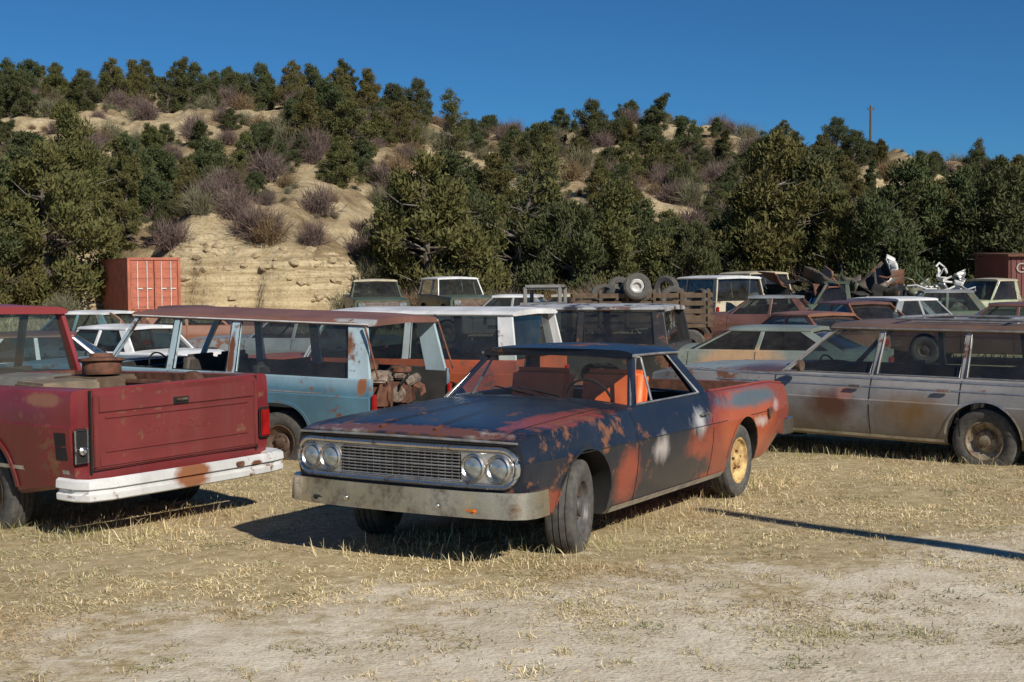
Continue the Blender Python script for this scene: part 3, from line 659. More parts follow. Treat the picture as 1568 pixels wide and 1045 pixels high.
HB2=[(1.6,2.2,.04,.03),(2.7,2.75,.04,.035),(4.1,3.4,.1,.1)]
sedan('brown_hatchback',put(1222,29,112,4.4),P_brn,4.4,HB2,P_brn,h=1.32,cab=(1.6,4.1),hr=.6,W=.86)
sedan('rust_orange_hatchback',put(1290,33,108,4.4),P_brn,4.4,HB2,P_mar,h=1.40,cab=(1.6,4.1),hr=.6,W=.86)
sedan('maroon_sedan',put(1165,37,160,5.0),P_mar,5.0,None,P_gry,h=1.42)
sedan('white_sedan',put(1335,34,205,5.0),P_white,5.0,None,None,h=1.42)
PS=[(1.8,2.2,.04,.035),(2.75,2.78,.055,.045),(4.42,4.32,.12,.1)]
suburban('cream_suv',put(1075,42,115,4.6),P_tan,P_white,P_tan,L=4.6,P=PS,axles=(.85,3.5),h=1.9)
suburban('yellow_suv',put(1135,50,110,4.6),P_tan,P_tan,P_tan,L=4.6,P=PS,axles=(.85,3.5),h=1.9)
pickup('dark_green_pickup_truck',put(1290,38,172,5.3),P_dgrn,wheels=True)
pickup('black_pickup_truck',put(1345,44,10,5.3),P_blk)
sedan('green_sedan',put(1430,38,170,5.2),P_dgrn,5.2,None,P_gry,h=1.5)
sedan('white_green_sedan',put(1395,33,30,5.2),P_gry,5.2,None,P_white,h=1.45)
sedan('maroon_coupe',put(1540,30,150,5.0),P_mar,5.0,None,None,h=1.4)
pickup('pale_green_pickup_truck',put(1530,40,195,5.3),P_yg,cabroof=P_tan)
sedan('white_coupe',put(165,27,150,5.0),P_white,5.0,None,P_white,h=1.42)
sedan('teal_white_sedan',put(120,33,160,5.0),P_teal,5.0,None,P_white,h=1.45)
sedan('white_blue_sedan',put(90,24,20,5.0),P_white,5.0,None,P_brn,h=1.42)
sedan('brown_sedan',put(310,36,10,5.0),P_brn,5.0,None,P_mar,h=1.42)
sedan('grey_sedan',put(445,30,165,5.0),P_gry,5.0,None,P_brn,h=1.42)
pickup('old_green_pickup_truck',put(573,48,282,5.2),P_dgrn,cabroof=P_tan)
suburban('green_white_suv',put(700,50,290,4.6),P_dgrn,P_white,P_white,L=4.6,P=PS,axles=(.85,3.5),h=1.8)
sedan('white_hardtop_sedan',put(770,40,170,5.0),P_gry,5.0,None,P_white,h=1.42)
sedan('dark_sedan',put(860,40,170,5.0),P_mar,5.0,None,P_tan,h=1.42)
x0=(950-784)/2000*34; z0=float(height([x0],[34.])[0])
e=empty('stake_bed_truck_with_tires',(x0,34,z0-.15),(0,0,rad(172)))
box('chassis',(0,0,.6),(6,.9,.2),M['rustm'],e,.02); box('deck',(-.6,0,.95),(3.6,2.1,.1),M['wood'],e,.01)
for sg in(1,-1):
    for k in range(4): box('stake_slat',(-.6,1.03*sg,1.12+.2*k),(3.6,.03,.12),M['wood'],e,.004)
    for k in range(6): box('stake_post',(-2.3+.68*k,1.07*sg,1.4),(.07,.05,.95),M['wood'],e,.004)
    for u in(-1.8,2.1): lathe('tire',[(.2,-.1),(.38,-.12),(.44,-.08),(.44,.08),(.38,.12),(.2,.1)],M['rubber'],e,seg=24,loc=(u,.9*sg,.44))
box('cab',(2.0,0,1.2),(1.3,1.7,.7),P_gry,e,.12); box('cab_roof',(1.95,0,1.95),(1.0,1.5,.12),P_gry,e,.06)
for sx in(1.5,2.4):
    for sg in(1,-1): box('cab_pillar',(sx,.70*sg,1.72),(.1,.07,.45),P_gry,e,.02)
box('hood',(3.0,0,1.1),(1.1,1.2,.5),P_gry,e,.12)
rs=random.Random(3)
for k in range(11):
    o=lathe('spare_tire',[(.19,-.09),(.3,-.11),(.35,-.07),(.35,.07),(.3,.11),(.19,.09),(.19,-.09)],M['rubber'],e,seg=26,loc=(-2.1+rs.random()*3,-.8+rs.random()*1.5,1.4+rs.random()*.55),rot=(rs.uniform(-1.4,1.4),rs.uniform(-1,1),rs.random()*3))
lathe('wheel_with_white_rim',[(0,.02),(.1,.03),(.12,-.02),(.18,-.02),(.19,.06)],M['white'],e,seg=26,loc=(-.5,1.1,1.95),rot=(.3,0,math.pi+.2))
lathe('wheel_with_white_rim_tire',[(.19,-.09),(.3,-.11),(.35,-.07),(.35,.07),(.3,.11),(.19,.09),(.19,-.09)],M['rubber'],e,seg=26,loc=(-.5,1.06,1.95),rot=(.3,0,.2))
def scrap(name,px,Z,zoff,n,spread,mats,seed,size=(.5,1.4),nt=None,tw_=.03,tl=1.):
    r=random.Random(seed); x=(px-784)/2000*Z; e=empty(name,(x,Z,float(height([x],[Z])[0])+zoff))
    for k in range(n):
        V=[];F=[];a=r.uniform(*size);b=r.uniform(size[0]*.5,size[1]*.6);cv=r.uniform(-.4,.4);tw=r.uniform(-.4,.4)
        for i in range(7):
            for j in range(5):
                p=i/6-.5;q=j/4-.5; V.append((p*a,q*b,cv*(p*p*2)+tw*p*q+.05*math.sin(p*9+k)))
        for i in range(6):
            for j in range(4): F.append((i*5+j,i*5+j+1,i*5+j+6,i*5+j+5))
        o=mkmesh('bent_panel',V,F,r.choice(mats),e,50,(r.uniform(-spread,spread),r.uniform(-.8,.8),r.uniform(0,.7)),(r.uniform(-1.5,1.5),r.uniform(-1.2,1.2),r.uniform(0,6)))
        md=o.modifiers.new('s','SOLIDIFY'); md.thickness=.03
    for k in range(nt if nt is not None else n//2):
        p0=Vector((r.uniform(-spread,spread),r.uniform(-.8,.8),r.uniform(0,.6))); P=[p0]
        for i in range(3): P.append(P[-1]+Vector((r.uniform(-.7,.7),r.uniform(-.3,.3),r.uniform(-.3,.45)))*tl)
        tube('bent_tube',P,tw_,r.choice(mats),e,6)
    return e
scrap('scrap_metal_pile',1325,38,1.15,22,1.3,[M['gap'],M['rustm'],M['inter'],P_brn,P_dgrn,P_blk],5,(.5,1.4),tl=.6)
scrap('crumpled_sheet_metal',1368,40,1.85,2,.15,[M['white']],9,(.4,.8),1,tl=.5)
scrap('wrecked_vehicle_frame',1455,38.5,1.45,4,.5,[M['white'],M['alu']],11,(.3,.6),12,.03,.45)
scrap('scrap_panels',140,28,.8,4,1.0,[M['rustm'],P_brn],21,(.3,.8),tl=.4)
scrap('scrap_parts',1240,39,1.1,14,1.3,[P_dgrn,M['gap'],M['rustm'],P_gry],31,(.4,1.2),tl=.5)
scrap('scrap_parts',1395,41,1.1,8,1.0,[P_dgrn,M['gap'],M['rustm'],P_tan],37,(.4,1.0),tl=.5)
# ------------------------------------------------------------------ container
P_cont=paint('orange_container_paint',(.48,.115,.055),[],rust=.15,dirt=.1,rough=.5)
cx,cy=-17.7,60.0; back=Vector((-.48,.877,0)).normalized(); 
e=empty('orange_shipping_container',(cx,cy,float(height([cx],[cy])[0])+.22),(0,0,math.atan2(back.y,back.x)-math.pi/2))
def corr(nm,p0,d,Lh,z0,z1,nrm,n):
    V=[];F=[];d=Vector(d);nrm=Vector(nrm);p0=Vector(p0)
    pts=[]
    for i in range(n):
        for (f,o) in((0,0),(.25,0),(.4,-.035),(.85,-.035)): pts.append(((i+f)/n*Lh,o))
    pts.append((Lh,0))
    for (a,o) in pts: q=p0+d*a+nrm*o; V+=[(q.x,q.y,z0),(q.x,q.y,z1)]
    for i in range(len(pts)-1): F.append((2*i,2*i+1,2*i+3,2*i+2))
    return mkmesh(nm,V,F,P_cont,e)
corr('side_wall',(0,0,0),(0,1,0),6.06,.1,2.5,(-1,0,0),22); corr('side_wall',(2.44,0,0),(0,1,0),6.06,.1,2.5,(1,0,0),22); corr('end_wall',(0,6.06,0),(1,0,0),2.44,.1,2.5,(0,1,0),9)
box('roof',(1.22,3.03,2.52),(2.36,5.98,.03),P_cont,e,.01); box('floor',(1.22,3.03,.12),(2.3,5.9,.1),M['wood'],e,.01)
for x in(.06,2.38):
    for y in(.06,6.0): box('corner_post',(x,y,1.3),(.13,.13,2.59),P_cont,e,.01)
for z in(.09,2.53):
    for x in(.05,2.39): box('side_rail',(x,3.03,z),(.08,5.84,.1),P_cont,e,.01)
    for y in(.05,6.01): box('end_rail',(1.22,y,z),(2.18,.1,.12),P_cont,e,.01)
for k in(0,1):
    x=.67+k*1.1
    box('door_leaf',(x,.06,1.31),(1.06,.04,2.28),P_cont,e,.01)
    for i in range(5): box('door_rib',(x,.035,.42+.44*i),(.95,.03,.25),P_cont,e,.012)
    for xx in(-.22,.22): tube('locking_bar',[(x+xx,0.0,.2),(x+xx,0.0,2.42)],.022,M['white'],e,8); box('lock_handle',(x+xx+.1,-.005,1.15),(.26,.025,.05),M['white'],e,.006)
P_shed=paint('red_metal_siding',(.14,.02,.018),[],rust=.2,dirt=.1,rough=.6)
sx,sy=(1606-784)/2000*56,56; e=empty('red_metal_shed',(sx,sy,float(height([sx],[sy])[0])-.15))
for (p,s_) in(((0,0,1.35),(3.2,.1,2.7)),((0,4,1.35),(3.2,.1,2.7)),((-1.6,2,1.35),(.1,4.1,2.7)),((1.6,2,1.35),(.1,4.1,2.7))): box('wall',p,s_,P_shed,e,.01)
box('roof',(0,2,2.75),(3.5,4.5,.12),M['rustm'],e,.02,(.03,0,0))
for k in range(15): box('siding_rib',(-1.5+k*.215,-.065,1.35),(.03,.03,2.6),P_shed,e,.005)
tx=bpy.data.curves.new('sign_letters','FONT'); tx.body='GARAGE'; tx.size=.6; tx.extrude=.01; tx.materials.append(simple('sign_white',(.45,.38,.32),.6))
to=bpy.data.objects.new('sign_letters',tx); COL.objects.link(to); to.parent=e; to.location=(-1.35,-.095,1.95); to.rotation_euler=(rad(90),0,0)
def pole(loc,h,name='utility_pole'):
    z=float(height([loc[0]],[loc[1]])[0]); e=empty(name,(loc[0],loc[1],z))
    tube('pole_shaft',[(0,0,-.3),(0,0,h*.5),(0,0,h)],.1,M['wood'],e,10,False,[.15,.13,.11]); box('crossarm',(0,0,h-.4),(.7,.1,.12),M['wood'],e,.01)
    for x in(-.3,0,.3): lathe('insulator',[(.0,0),(.04,0),(.05,.05),(.03,.1),(0,.11)],M['gap'],e,'Z',10,(x,0,h-.33))
yp=133.; xp=(1335-784)/2000*yp; pole((xp,yp),max(5.0,1.98+(428-178)/2000*yp-float(height([xp],[yp])[0])))
x1,y1=3.16+.559*5.2,8.05-.829*5.2
e=empty('wooden_post',(x1,y1,float(height([x1],[y1])[0])))
tube('post_shaft',[(0,0,-.3),(0,0,2.5),(0,0,5.2)],.1,M['wood'],e,12,False,[.13,.11,.09])
box('guard_board',(0,0,3.1),(.36,.05,.3),M['wood'],e,.01,(0,0,.7))
# ==================================================================== terrain mesh
xs=np.unique(np.concatenate([np.linspace(-600,-140,12),np.linspace(-140,-60,60),np.linspace(-60,-22,110),np.linspace(-22,-4,110),np.linspace(-4,60,180),np.linspace(60,140,60),np.linspace(140,600,12)]))
ys=np.unique(np.concatenate([np.linspace(-300,0,10),np.linspace(0,20,100),np.linspace(20,62,80),np.linspace(62,71,170),np.linspace(71,150,210),np.linspace(150,250,40),np.linspace(250,900,12)]))
XX,YY=np.meshgrid(xs,ys); ZZ=height(XX,YY); nx,ny=len(xs),len(ys)
me=bpy.data.meshes.new('ground'); me.vertices.add(nx*ny); me.vertices.foreach_set('co',np.stack([XX,YY,ZZ],-1).reshape(-1))
I=(np.arange(ny-1)[:,None]*nx+np.arange(nx-1)[None]).reshape(-1); Q=np.stack([I,I+1,I+nx+1,I+nx],1)
me.loops.add(len(Q)*4); me.loops.foreach_set('vertex_index',Q.reshape(-1)); me.polygons.add(len(Q)); me.polygons.foreach_set('loop_start',np.arange(len(Q))*4); me.polygons.foreach_set('loop_total',np.full(len(Q),4)); me.update(calc_edges=True)
me.polygons.foreach_set('use_smooth',[True]*len(me.polygons))
g=bpy.data.objects.new('ground_and_hill',me); COL.objects.link(g)
n=NB('dry_ground_and_hillside'); X=n.xyz(); y=X[1]
n1=n.noise(.9,6,.6); n2=n.noise(9,6,.65); n3=n.noise(45,4,.6)
straw=n.mix(n.mr(n2,.35,.65),(.36,.27,.14),(.58,.47,.28))
dirt=n.mix(n.mr(n.noise(4,6,.65,seed=4),.35,.65),(.58,.49,.35),(.78,.69,.53))
bm_=n.math('MULTIPLY_ADD',X[0],.40,7.3); bd=n.math('SUBTRACT',bm_,y); bd=n.math('MULTIPLY_ADD',n.math('SUBTRACT',n1,.5),7.,bd); bd=n.math('MULTIPLY_ADD',n.math('SUBTRACT',n2,.5),3.,bd)
mk=n.mr(bd,-.4,.6)
nearc=n.mix(mk,straw,dirt)
nearc=n.mix(n.mr(n3,.45,.75,0,.45),nearc,(.26,.18,.10))
h1=n.noise(.16,6,.6,seed=2); h2=n.noise(1.4,6,.65,seed=3); h3=n.noise(5,5,.7,seed=5)
tan=n.mix(n.mr(h2,.35,.65),(.37,.28,.155),(.60,.49,.31))
tan=n.mix(n.mr(h3,.48,.66,0,.55),tan,(.24,.17,.09))
veg=n.mix(n.mr(h2,.4,.6),(.16,.11,.065),(.30,.22,.12))
hc=n.mix(n.mr(n.math('MULTIPLY_ADD',h2,.35,h1),.66,.76),tan,veg)
st=n.noise(1.,6,.65,seed=6,sc=(.25,.25,5.)); geo=n.new('ShaderNodeNewGeometry'); nz=n.xyz(geo.outputs['Normal'])[2]
rock=n.mix(n.mr(st,.4,.6),(.28,.20,.11),(.62,.51,.33)); rock=n.mix(n.mr(h3,.52,.62,0,.7),rock,(.13,.09,.05))
hc=n.mix(n.mr(nz,.74,.58),hc,rock)
col=n.mix(n.mr(y,62,65.5),nearc,hc)
hh=n.math('ADD',n.math('MULTIPLY',n2,.6),n.math('MULTIPLY',n3,.4))
hh=n.math('ADD',hh,n.math('MULTIPLY',n.math('MULTIPLY',n.math('ADD',h3,st),n.mr(y,62,65)),8.)); n.bump(hh,.7,.03)
n.fin(col,.95,0,.15); me.materials.append(n.m)
# ==================================================================== grass
def blades(name,pts,length,width,cols,lie,seed):
    r=np.random.default_rng(seed); N=len(pts); z=height(pts[:,0],pts[:,1])
    a=r.random(N)*2*np.pi; L=length*(.4+r.random(N)*1.0); el=np.clip(r.normal(lie[0],lie[1],N),.03,1.5)
    d=np.stack([np.cos(a)*np.cos(el),np.sin(a)*np.cos(el),np.sin(el)],1); b2=a+np.pi/2+r.normal(0,.4,N); w=width*(.6+r.random(N)*.8)
    s=np.stack([np.cos(b2),np.sin(b2),r.normal(0,.3,N)],1)*w[:,None]/2
    p=np.stack([pts[:,0],pts[:,1],z+.002],1); mid=p+d*L[:,None]*.55; tip=p+d*L[:,None]*np.array([1,1,.75])+r.normal(0,.004,(N,3))
    V=np.stack([p-s,p+s,mid+s*.8,mid-s*.8,tip],1).reshape(-1,3)
    me=bpy.data.meshes.new(name); me.vertices.add(len(V)); me.vertices.foreach_set('co',V.reshape(-1))
    b=np.arange(N)*5; li=np.stack([b,b+1,b+2,b+3,b+3,b+2,b+4],1).reshape(-1)
    me.loops.add(len(li)); me.loops.foreach_set('vertex_index',li); me.polygons.add(2*N)
    ls=np.stack([np.arange(N)*7,np.arange(N)*7+4],1).reshape(-1); me.polygons.foreach_set('loop_start',ls); me.polygons.foreach_set('loop_total',np.tile([4,3],N)); me.update(calc_edges=True)
    ca=me.color_attributes.new('col','FLOAT_COLOR','POINT'); cols=np.array(cols); k=r.integers(0,len(cols),N)
    patch_=(1+vn(pts[:,0],pts[:,1],.7,2)*.5+vn(pts[:,0],pts[:,1],2.5,3)*.4)[:,None]
    c=cols[k]*(.7+.6*r.random((N,1)))*patch_
    gr=np.clip(vn(pts[:,0],pts[:,1],1.1,4)*2.2-.25,0,.45)[:,None]; c=c*(1-gr)+gr*np.array([.20,.22,.09])
    rd=np.clip(vn(pts[:,0],pts[:,1],.9,5)*2.2-.3,0,.5)[:,None]; c=c*(1-rd)+rd*np.array([.40,.26,.13])
    c=np.repeat(np.concatenate([c,np.ones((N,1))],1),5,0); ca.data.foreach_set('color',c.reshape(-1).astype(np.float32))
    o=bpy.data.objects.new(name,me); COL.objects.link(o); return o
nb=NB('grass_blades'); at=nb.new('ShaderNodeAttribute'); at.attribute_name='col'; nb.fin(at.outputs['Color'],.7,0,.25)
def gpts(N,y0,y1,seed,pw=1.5):
    r=np.random.default_rng(seed); y=(y0**pw+(y1**pw-y0**pw)*r.random(N))**(1/pw); x=(r.random(N)*2-1)*(.47*y+1.5); return np.stack([x,y],1)
P0=gpts(1000000,4.6,24,1,1.0); r=np.random.default_rng(5)
x,y=P0[:,0],P0[:,1]
dens=ss(-1.0,1.6,y-(7.2+.40*x)+vn(x,y,1.1,1)*5+vn(x,y,.35,2)*3.0)*.95+.05
dens*=np.clip(.50+vn(x,y,.5,4)*1.8+vn(x,y,.16,5)*1.3,.03,1)
P0=P0[r.random(len(P0))<dens]
straws=[(.66,.54,.32),(.56,.44,.23),(.74,.62,.40),(.44,.33,.17),(.63,.52,.32),(.36,.31,.15)]
G=blades('dry_grass',P0,.036,.0036,straws,(.24,.28),3); G.data.materials.append(nb.m)
def clumps(nc,per,y0,y1,seed,sd):
    r=np.random.default_rng(seed); C=gpts(nc,y0,y1,seed+1,1.3); m=(C[:,1]-(5.4+.30*C[:,0]))>-.3; C=C[m]
    P=np.repeat(C,per,0)+r.normal(0,sd,(len(C)*per,2)); return P
G2=blades('green_weeds',clumps(330,45,5.2,17,11,.08),.035,.006,[(.14,.17,.07),(.20,.21,.09),(.30,.28,.13),(.40,.34,.18)],(.5,.4),6); G2.data.materials.append(nb.m)
G5=blades('straw_tufts',clumps(1700,34,5.4,18,41,.035),.040,.0036,straws,(.7,.40),16); G5.data.materials.append(nb.m)
cl=[]
for car,us in((H,(.2,.84,1.6,2.5,3.5,3.8,4.6)),(K,(4.0,4.6,5.2,5.5)),(W,(1.2,2.0,2.8,3.4,4.0,4.8,5.5)),(B,(4,5,5.5))):
    mw=Matrix.Translation(car.e.location)@car.e.rotation_euler.to_matrix().to_4x4()
    for u in us:
        for w in(.95,.75,.4,0,-.5):
            p=mw@Vector((-u+random.uniform(-.3,.3),w,0)); cl.append((p.x,p.y))
cl=np.array(cl); P=np.repeat(cl,70,0)+np.random.default_rng(2).normal(0,.15,(len(cl)*70,2))
G3=blades('tall_dry_grass',P,.12,.004,straws+[(.2,.22,.07)],(.95,.35),8); G3.data.materials.append(nb.m)
P=gpts(60000,24,60,31,1.); P=P[np.random.default_rng(3).random(len(P))<.4+vn(P[:,0],P[:,1],3,2)]
G4=blades('brush_grass',P,.22,.025,straws,(1.0,.35),9); G4.data.materials.append(nb.m)
# ==================================================================== trees
def foliage_mat(name,cols,seed):
    n=NB(name); oi=n.new('ShaderNodeObjectInfo'); v=n.obj()
    f=n.noise(1.3,4,.6,seed=seed); f2=n.noise(9,3,seed=seed+1)
    c=n.mix(n.mr(f,.35,.65),cols[0],cols[1]); c=n.mix(n.mr(n.math('MULTIPLY_ADD',oi.outputs['Random'],.35,f2),.55,.85,0,.8),c,cols[2])
    c=n.mix(n.mr(oi.outputs['Random'],0,1,0,.4),c,tuple(x*.5 for x in cols[0]))
    n.fin(c,.75,0,.15); return n.m
FM=[foliage_mat('juniper_foliage',((.078,.090,.032),(.12,.122,.040),(.18,.135,.05)),1),foliage_mat('pinyon_foliage',((.052,.074,.032),(.088,.104,.040),(.12,.11,.045)),4)]
bark=simple('juniper_bark',(.16,.13,.10),.9,scale=9,c2=(.07,.055,.045))
deadm=simple('dead_twigs',(.30,.27,.24),.9,scale=5)
def tree_mesh(name,seed,H=6.,Wd=2.0,fm=0,leaves=9000,conic=.5,dead=.06):
    r=np.random.default_rng(seed); V=[];F=[];MI=[]
    def limb(P,R,mi,seg=6):
        b=len(V)
        for i,p in enumerate(P):
            t=np.array(P[min(i+1,len(P)-1)])-np.array(P[max(i-1,0)]); t=t/np.linalg.norm(t); a=np.cross(t,[.3,1,.2]); a/=np.linalg.norm(a); c=np.cross(t,a)
            for k in range(seg):
                an=2*np.pi*k/seg; V.append(tuple(np.array(p)+R[i]*(a*np.cos(an)+c*np.sin(an))))
        for i in range(len(P)-1):
            for k in range(seg): F.append((b+i*seg+k,b+i*seg+(k+1)%seg,b+(i+1)*seg+(k+1)%seg,b+(i+1)*seg+k)); MI.append(mi)
    lean=r.normal(0,.35,2); trunk=[np.array([lean[0]*t*t*H*.25+r.normal(0,.07),lean[1]*t*t*H*.25+r.normal(0,.07),t*H*.93-.3*(t==0)]) for t in np.linspace(0,1,8)]
    limb(trunk,[.045*H*.5*(1-t)**.8+.02 for t in np.linspace(0,1,8)],0,8)
    def crown(t): return Wd*((1-t**1.6)**(.42+conic*.6))*(.6+.4*min(1,t/.18))
    C=[];nC=int(46+r.integers(0,14))
    lob=r.random(4)*6.28
    for i in range(nC):
        t=.03+.93*(i+r.random())/nC; az=i*2.4+r.normal(0,.5); rr=crown(t)*(.3+.78*r.random())*(1+.3*math.sin(az*2+lob[0]+t*5))
        ti=t*7; k=min(int(ti),6); c0=trunk[k]*(1-(ti-k))+trunk[min(k+1,7)]*(ti-k)
        c=c0+np.array([np.cos(az)*rr,np.sin(az)*rr,r.normal(.1,.2)+.25*rr*(1-t)]); 
        c[2]=max(c[2],.3)
        limb([c0*1.0-np.array([0,0,.15]),(c0+c)/2+np.array([0,0,-.1]),c],[.05*(1-t)+.02,.03*(1-t)+.013,.008],0,5)
        C.append((c,(.24+.32*r.random())*(.62+.38*(1-t)**.5)*Wd/1.75))
    for i in range(int(14*dead/.06)):
        t=r.random()*.8+.1; az=r.random()*6.28; rr=crown(t)*1.12; ti=t*7;k=min(int(ti),6); c0=trunk[k]
        c=c0+np.array([np.cos(az)*rr,np.sin(az)*rr,.5*r.random()+.3]); limb([c0,(c0+c)/2+r.normal(0,.1,3),c],[.03,.018,.006],1,4)
    C.append((trunk[-1]+np.array([0,0,.0]),.28)); 
    wts=np.array([c[1]**2 for c in C]); wts/=wts.sum(); N=leaves
    ci=r.choice(len(C),N,p=wts); cc=np.array([c[0] for c in C])[ci]; cr=np.array([c[1] for c in C])[ci]
    d=r.normal(0,1,(N,3)); d/=np.linalg.norm(d,axis=1)[:,None]; rad_=r.random(N)**.5; spike=1+.6*(r.random(N)**4)
    p=cc+d*(cr*rad_*spike)[:,None]*np.array([1.0,1.0,1.2]); 
    ax=d*.45+np.array([0,0,.9])+r.normal(0,.45,(N,3)); ax/=np.linalg.norm(ax,axis=1)[:,None]
    s=np.cross(ax,r.normal(0,1,(N,3))); s/=np.linalg.norm(s,axis=1)[:,None]
    L=(.10+.10*r.random(N))[:,None]; w=(.016+.025*r.random(N))[:,None]
    q=np.stack([p-s*w,p+s*w,p+ax*L+s*w*.5,p+ax*L-s*w*.5],1).reshape(-1,3)
    b=len(V); A=np.concatenate([np.array(V),q]); FF=F+[(b+4*i,b+4*i+1,b+4*i+2,b+4*i+3) for i in range(N)]
    me=bpy.data.meshes.new(name); me.from_pydata(A.tolist(),[],FF); me.materials.append(bark); me.materials.append(deadm); me.materials.append(FM[fm])
    me.polygons.foreach_set('material_index',MI+[2]*N); me.update(); return me
TM=[tree_mesh('juniper_mesh',1,6.5,1.7,0,15500,.35),tree_mesh('juniper_mesh',2,5.5,1.8,0,14500,.2),tree_mesh('pinyon_mesh',3,7,1.5,1,15500,.7),tree_mesh('pinyon_mesh',4,6,1.8,1,15500,.3),tree_mesh('juniper_mesh',5,6.5,1.4,0,12500,.5,.15),tree_mesh('pinyon_mesh',6,5,1.85,1,14000,.1),tree_mesh('juniper_mesh',8,7,1.6,0,6000,.5,.5)]
TH=[6.5,5.5,7,6,6.5,5,7]
def shrub_mesh(name,seed,mat,n=230):
    r=np.random.default_rng(seed); V=[];F=[]
    for i in range(n):
        az=r.random()*6.28; el=np.clip(r.normal(1.0,.35),.2,1.5); L=.5+.8*r.random(); base=np.array([r.normal(0,.25),r.normal(0,.25),0])
        d=np.array([np.cos(az)*np.cos(el),np.sin(az)*np.cos(el),np.sin(el)])
        for j in range(6):
            p=base+d*L*(.25+.14*j) if j else base; dd=(d+r.normal(0,.5,3)*(j>0)); l=L if j==0 else .38*L; s=np.cross(dd,r.normal(0,1,3)); s/=np.linalg.norm(s); w=.013
            b=len(V); V+= [p-s*w,p+s*w,p+dd*l]; F.append((b,b+1,b+2))
    me=bpy.data.meshes.new(name); me.from_pydata([tuple(v) for v in V],[],F); me.materials.append(mat); return me
SM=[shrub_mesh('oak_brush_mesh',1,simple('oak_brush_twigs',(.18,.125,.105),.9,c2=(.11,.075,.065)),300),shrub_mesh('sage_mesh',2,simple('sage_twigs',(.20,.19,.11),.9,c2=(.12,.105,.06))),shrub_mesh('rabbitbrush_mesh',3,simple('rabbitbrush_twigs',(.24,.155,.075),.9,c2=(.13,.09,.045)))]
def inst(name,me,x,y,sc,parent=None,rz=None,sq=None,dz=0):
    o=bpy.data.objects.new(name,me); COL.objects.link(o); o.location=(x,y,float(height([x],[y])[0])-.12+dz)
    o.rotation_euler=(0,0,random.random()*6.28 if rz is None else rz); q=sq or random.uniform(.88,1.15); o.scale=(sc*q,sc*q,sc)
    if parent: o.parent=parent
    return o
front=[(10,275,63,0,1.25),(68,205,65,1,1.2),(125,150,72,0,1.1),(185,225,70,4,1.1),(232,190,78,2,1.2),(285,238,74,0,1.2),(322,205,79,3,1.2),(362,238,73,1,1.2),(392,285,73,5,1.2),(250,300,70,5,1.1),(590,330,67,5,1.0),(655,212,66,1,1.25),(610,265,72,3,1.1),(700,270,70,3,1.1),
(725,300,66,4,1.2),(790,212,68,6,1.15),(845,262,67,2,1.2),(880,300,65,5,1.1),(935,272,66,0,1.25),(990,305,69,3,1.1),(1065,335,65,5,1.1),(1110,268,67,2,1.3),(1180,203,67,1,1.25),(1230,236,68,3,1.25),(1290,290,65,0,1.3),(1345,280,67,2,1.4),(1400,245,68,3,1.3),(1445,272,67,0,1.3),(1500,300,66,4,1.3),(1550,262,65,3,1.4),(1600,230,66,1,1.2),(-40,220,64,3,1.3),(1650,250,67,2,1.2),(1140,290,72,0,1.2),(1265,262,74,5,1.2),(1370,300,64,5,1.1),(1475,262,74,3,1.2),(960,300,73,0,1.2),(820,290,75,3,1.2),(1085,300,78,3,1.2),
(905,135,128,3,1.2),(990,143,126,2,1.3),(700,105,118,6,1.3),(450,75,128,1,1.1),(260,48,128,2,1.2),(525,72,126,1,1.2),(1495,215,120,6,1.2),(175,70,130,1,1.1),(20,62,130,3,1.1),(400,78,130,3,1.1),(570,95,130,0,1.1),(640,118,128,3,1.1),(1200,185,132,1,1.2),(1280,182,134,3,1.2),(85,88,128,0,1.1),(340,92,130,5,1.1),(130,100,126,3,1.2),(215,85,132,0,1.2),(300,80,131,3,1.2),(370,95,126,5,1.2),(480,95,131,3,1.2),(610,110,126,5,1.2),(550,90,132,2,1.2),(1060,178,130,5,1.2),(1100,185,132,3,1.2)]
occ=[]
for (px,top,Z,v,ws) in front:
    x=(px-784)/2000*Z; zg=float(height([x],[Z])[0]); zt=1.98+(428-top)/2000*Z; sc=max(.35,(zt-zg)/TH[v]); sc=min(sc,1.5 if Z<100 else .85); inst('juniper_tree' if v in(0,1,4,6) else 'pinyon_pine_tree',TM[v],x,Z,sc,sq=ws*1.0 if sc>.8 else 1.35); occ.append((x,Z,1.6))
bare=[(-11.3,76,4.2,9.5),(-3.0,108,5,12),(10,80,3,7),(23,128,7,12),(39,132,8,11),(-30,92,3,3),(-22,118,4,5),(-11,98,4,5),(8,115,5,8),(-43,120,4,5),(30,104,4,5),(18,94,3,4),(-36,106,4,4),(2,92,3,4),(52,118,5,8)]
WD=empty('juniper_woodland'); r=random.Random(12); k=0; tries=0
while k<395 and tries<40000:
    tries+=1; y=r.uniform(69,150); x=r.uniform(-.5*y-8,.5*y+8)
    if any(((x-a)/c)**2+((y-b)/d)**2<1 for a,b,c,d in bare): continue
    sp=3.2
    if float(vn(np.array([x]),np.array([y]),9,4)[0])<-.15: continue
    if any((x-a)**2+(y-b)**2<(sp*.5+s_*.8)**2 for a,b,s_ in occ): continue
    occ.append((x,y,sp*.5)); v=r.randrange(6); hgt=r.uniform(1.8,4.6) if x<0 else r.uniform(1.7,4.0)
    if y>115: hgt*=.85
    if x>15 and y>118: hgt*=.72
    inst('tree',TM[v],x,y,hgt/TH[v],WD,sq=r.uniform(1.2,1.85)); k+=1
SH=empty('hillside_brush'); k=0
while k<720:
    y=r.uniform(66,150); x=r.uniform(-.47*y-3,.47*y+3)
    if any(((x-a)/c)**2+((y-b)/d)**2<.9 for a,b,c,d in bare) and r.random()<.85: continue
    inst('shrub',SM[r.choice((0,0,0,1,1,2))],x,y,r.uniform(.6,1.4),SH,dz=.05); k+=1
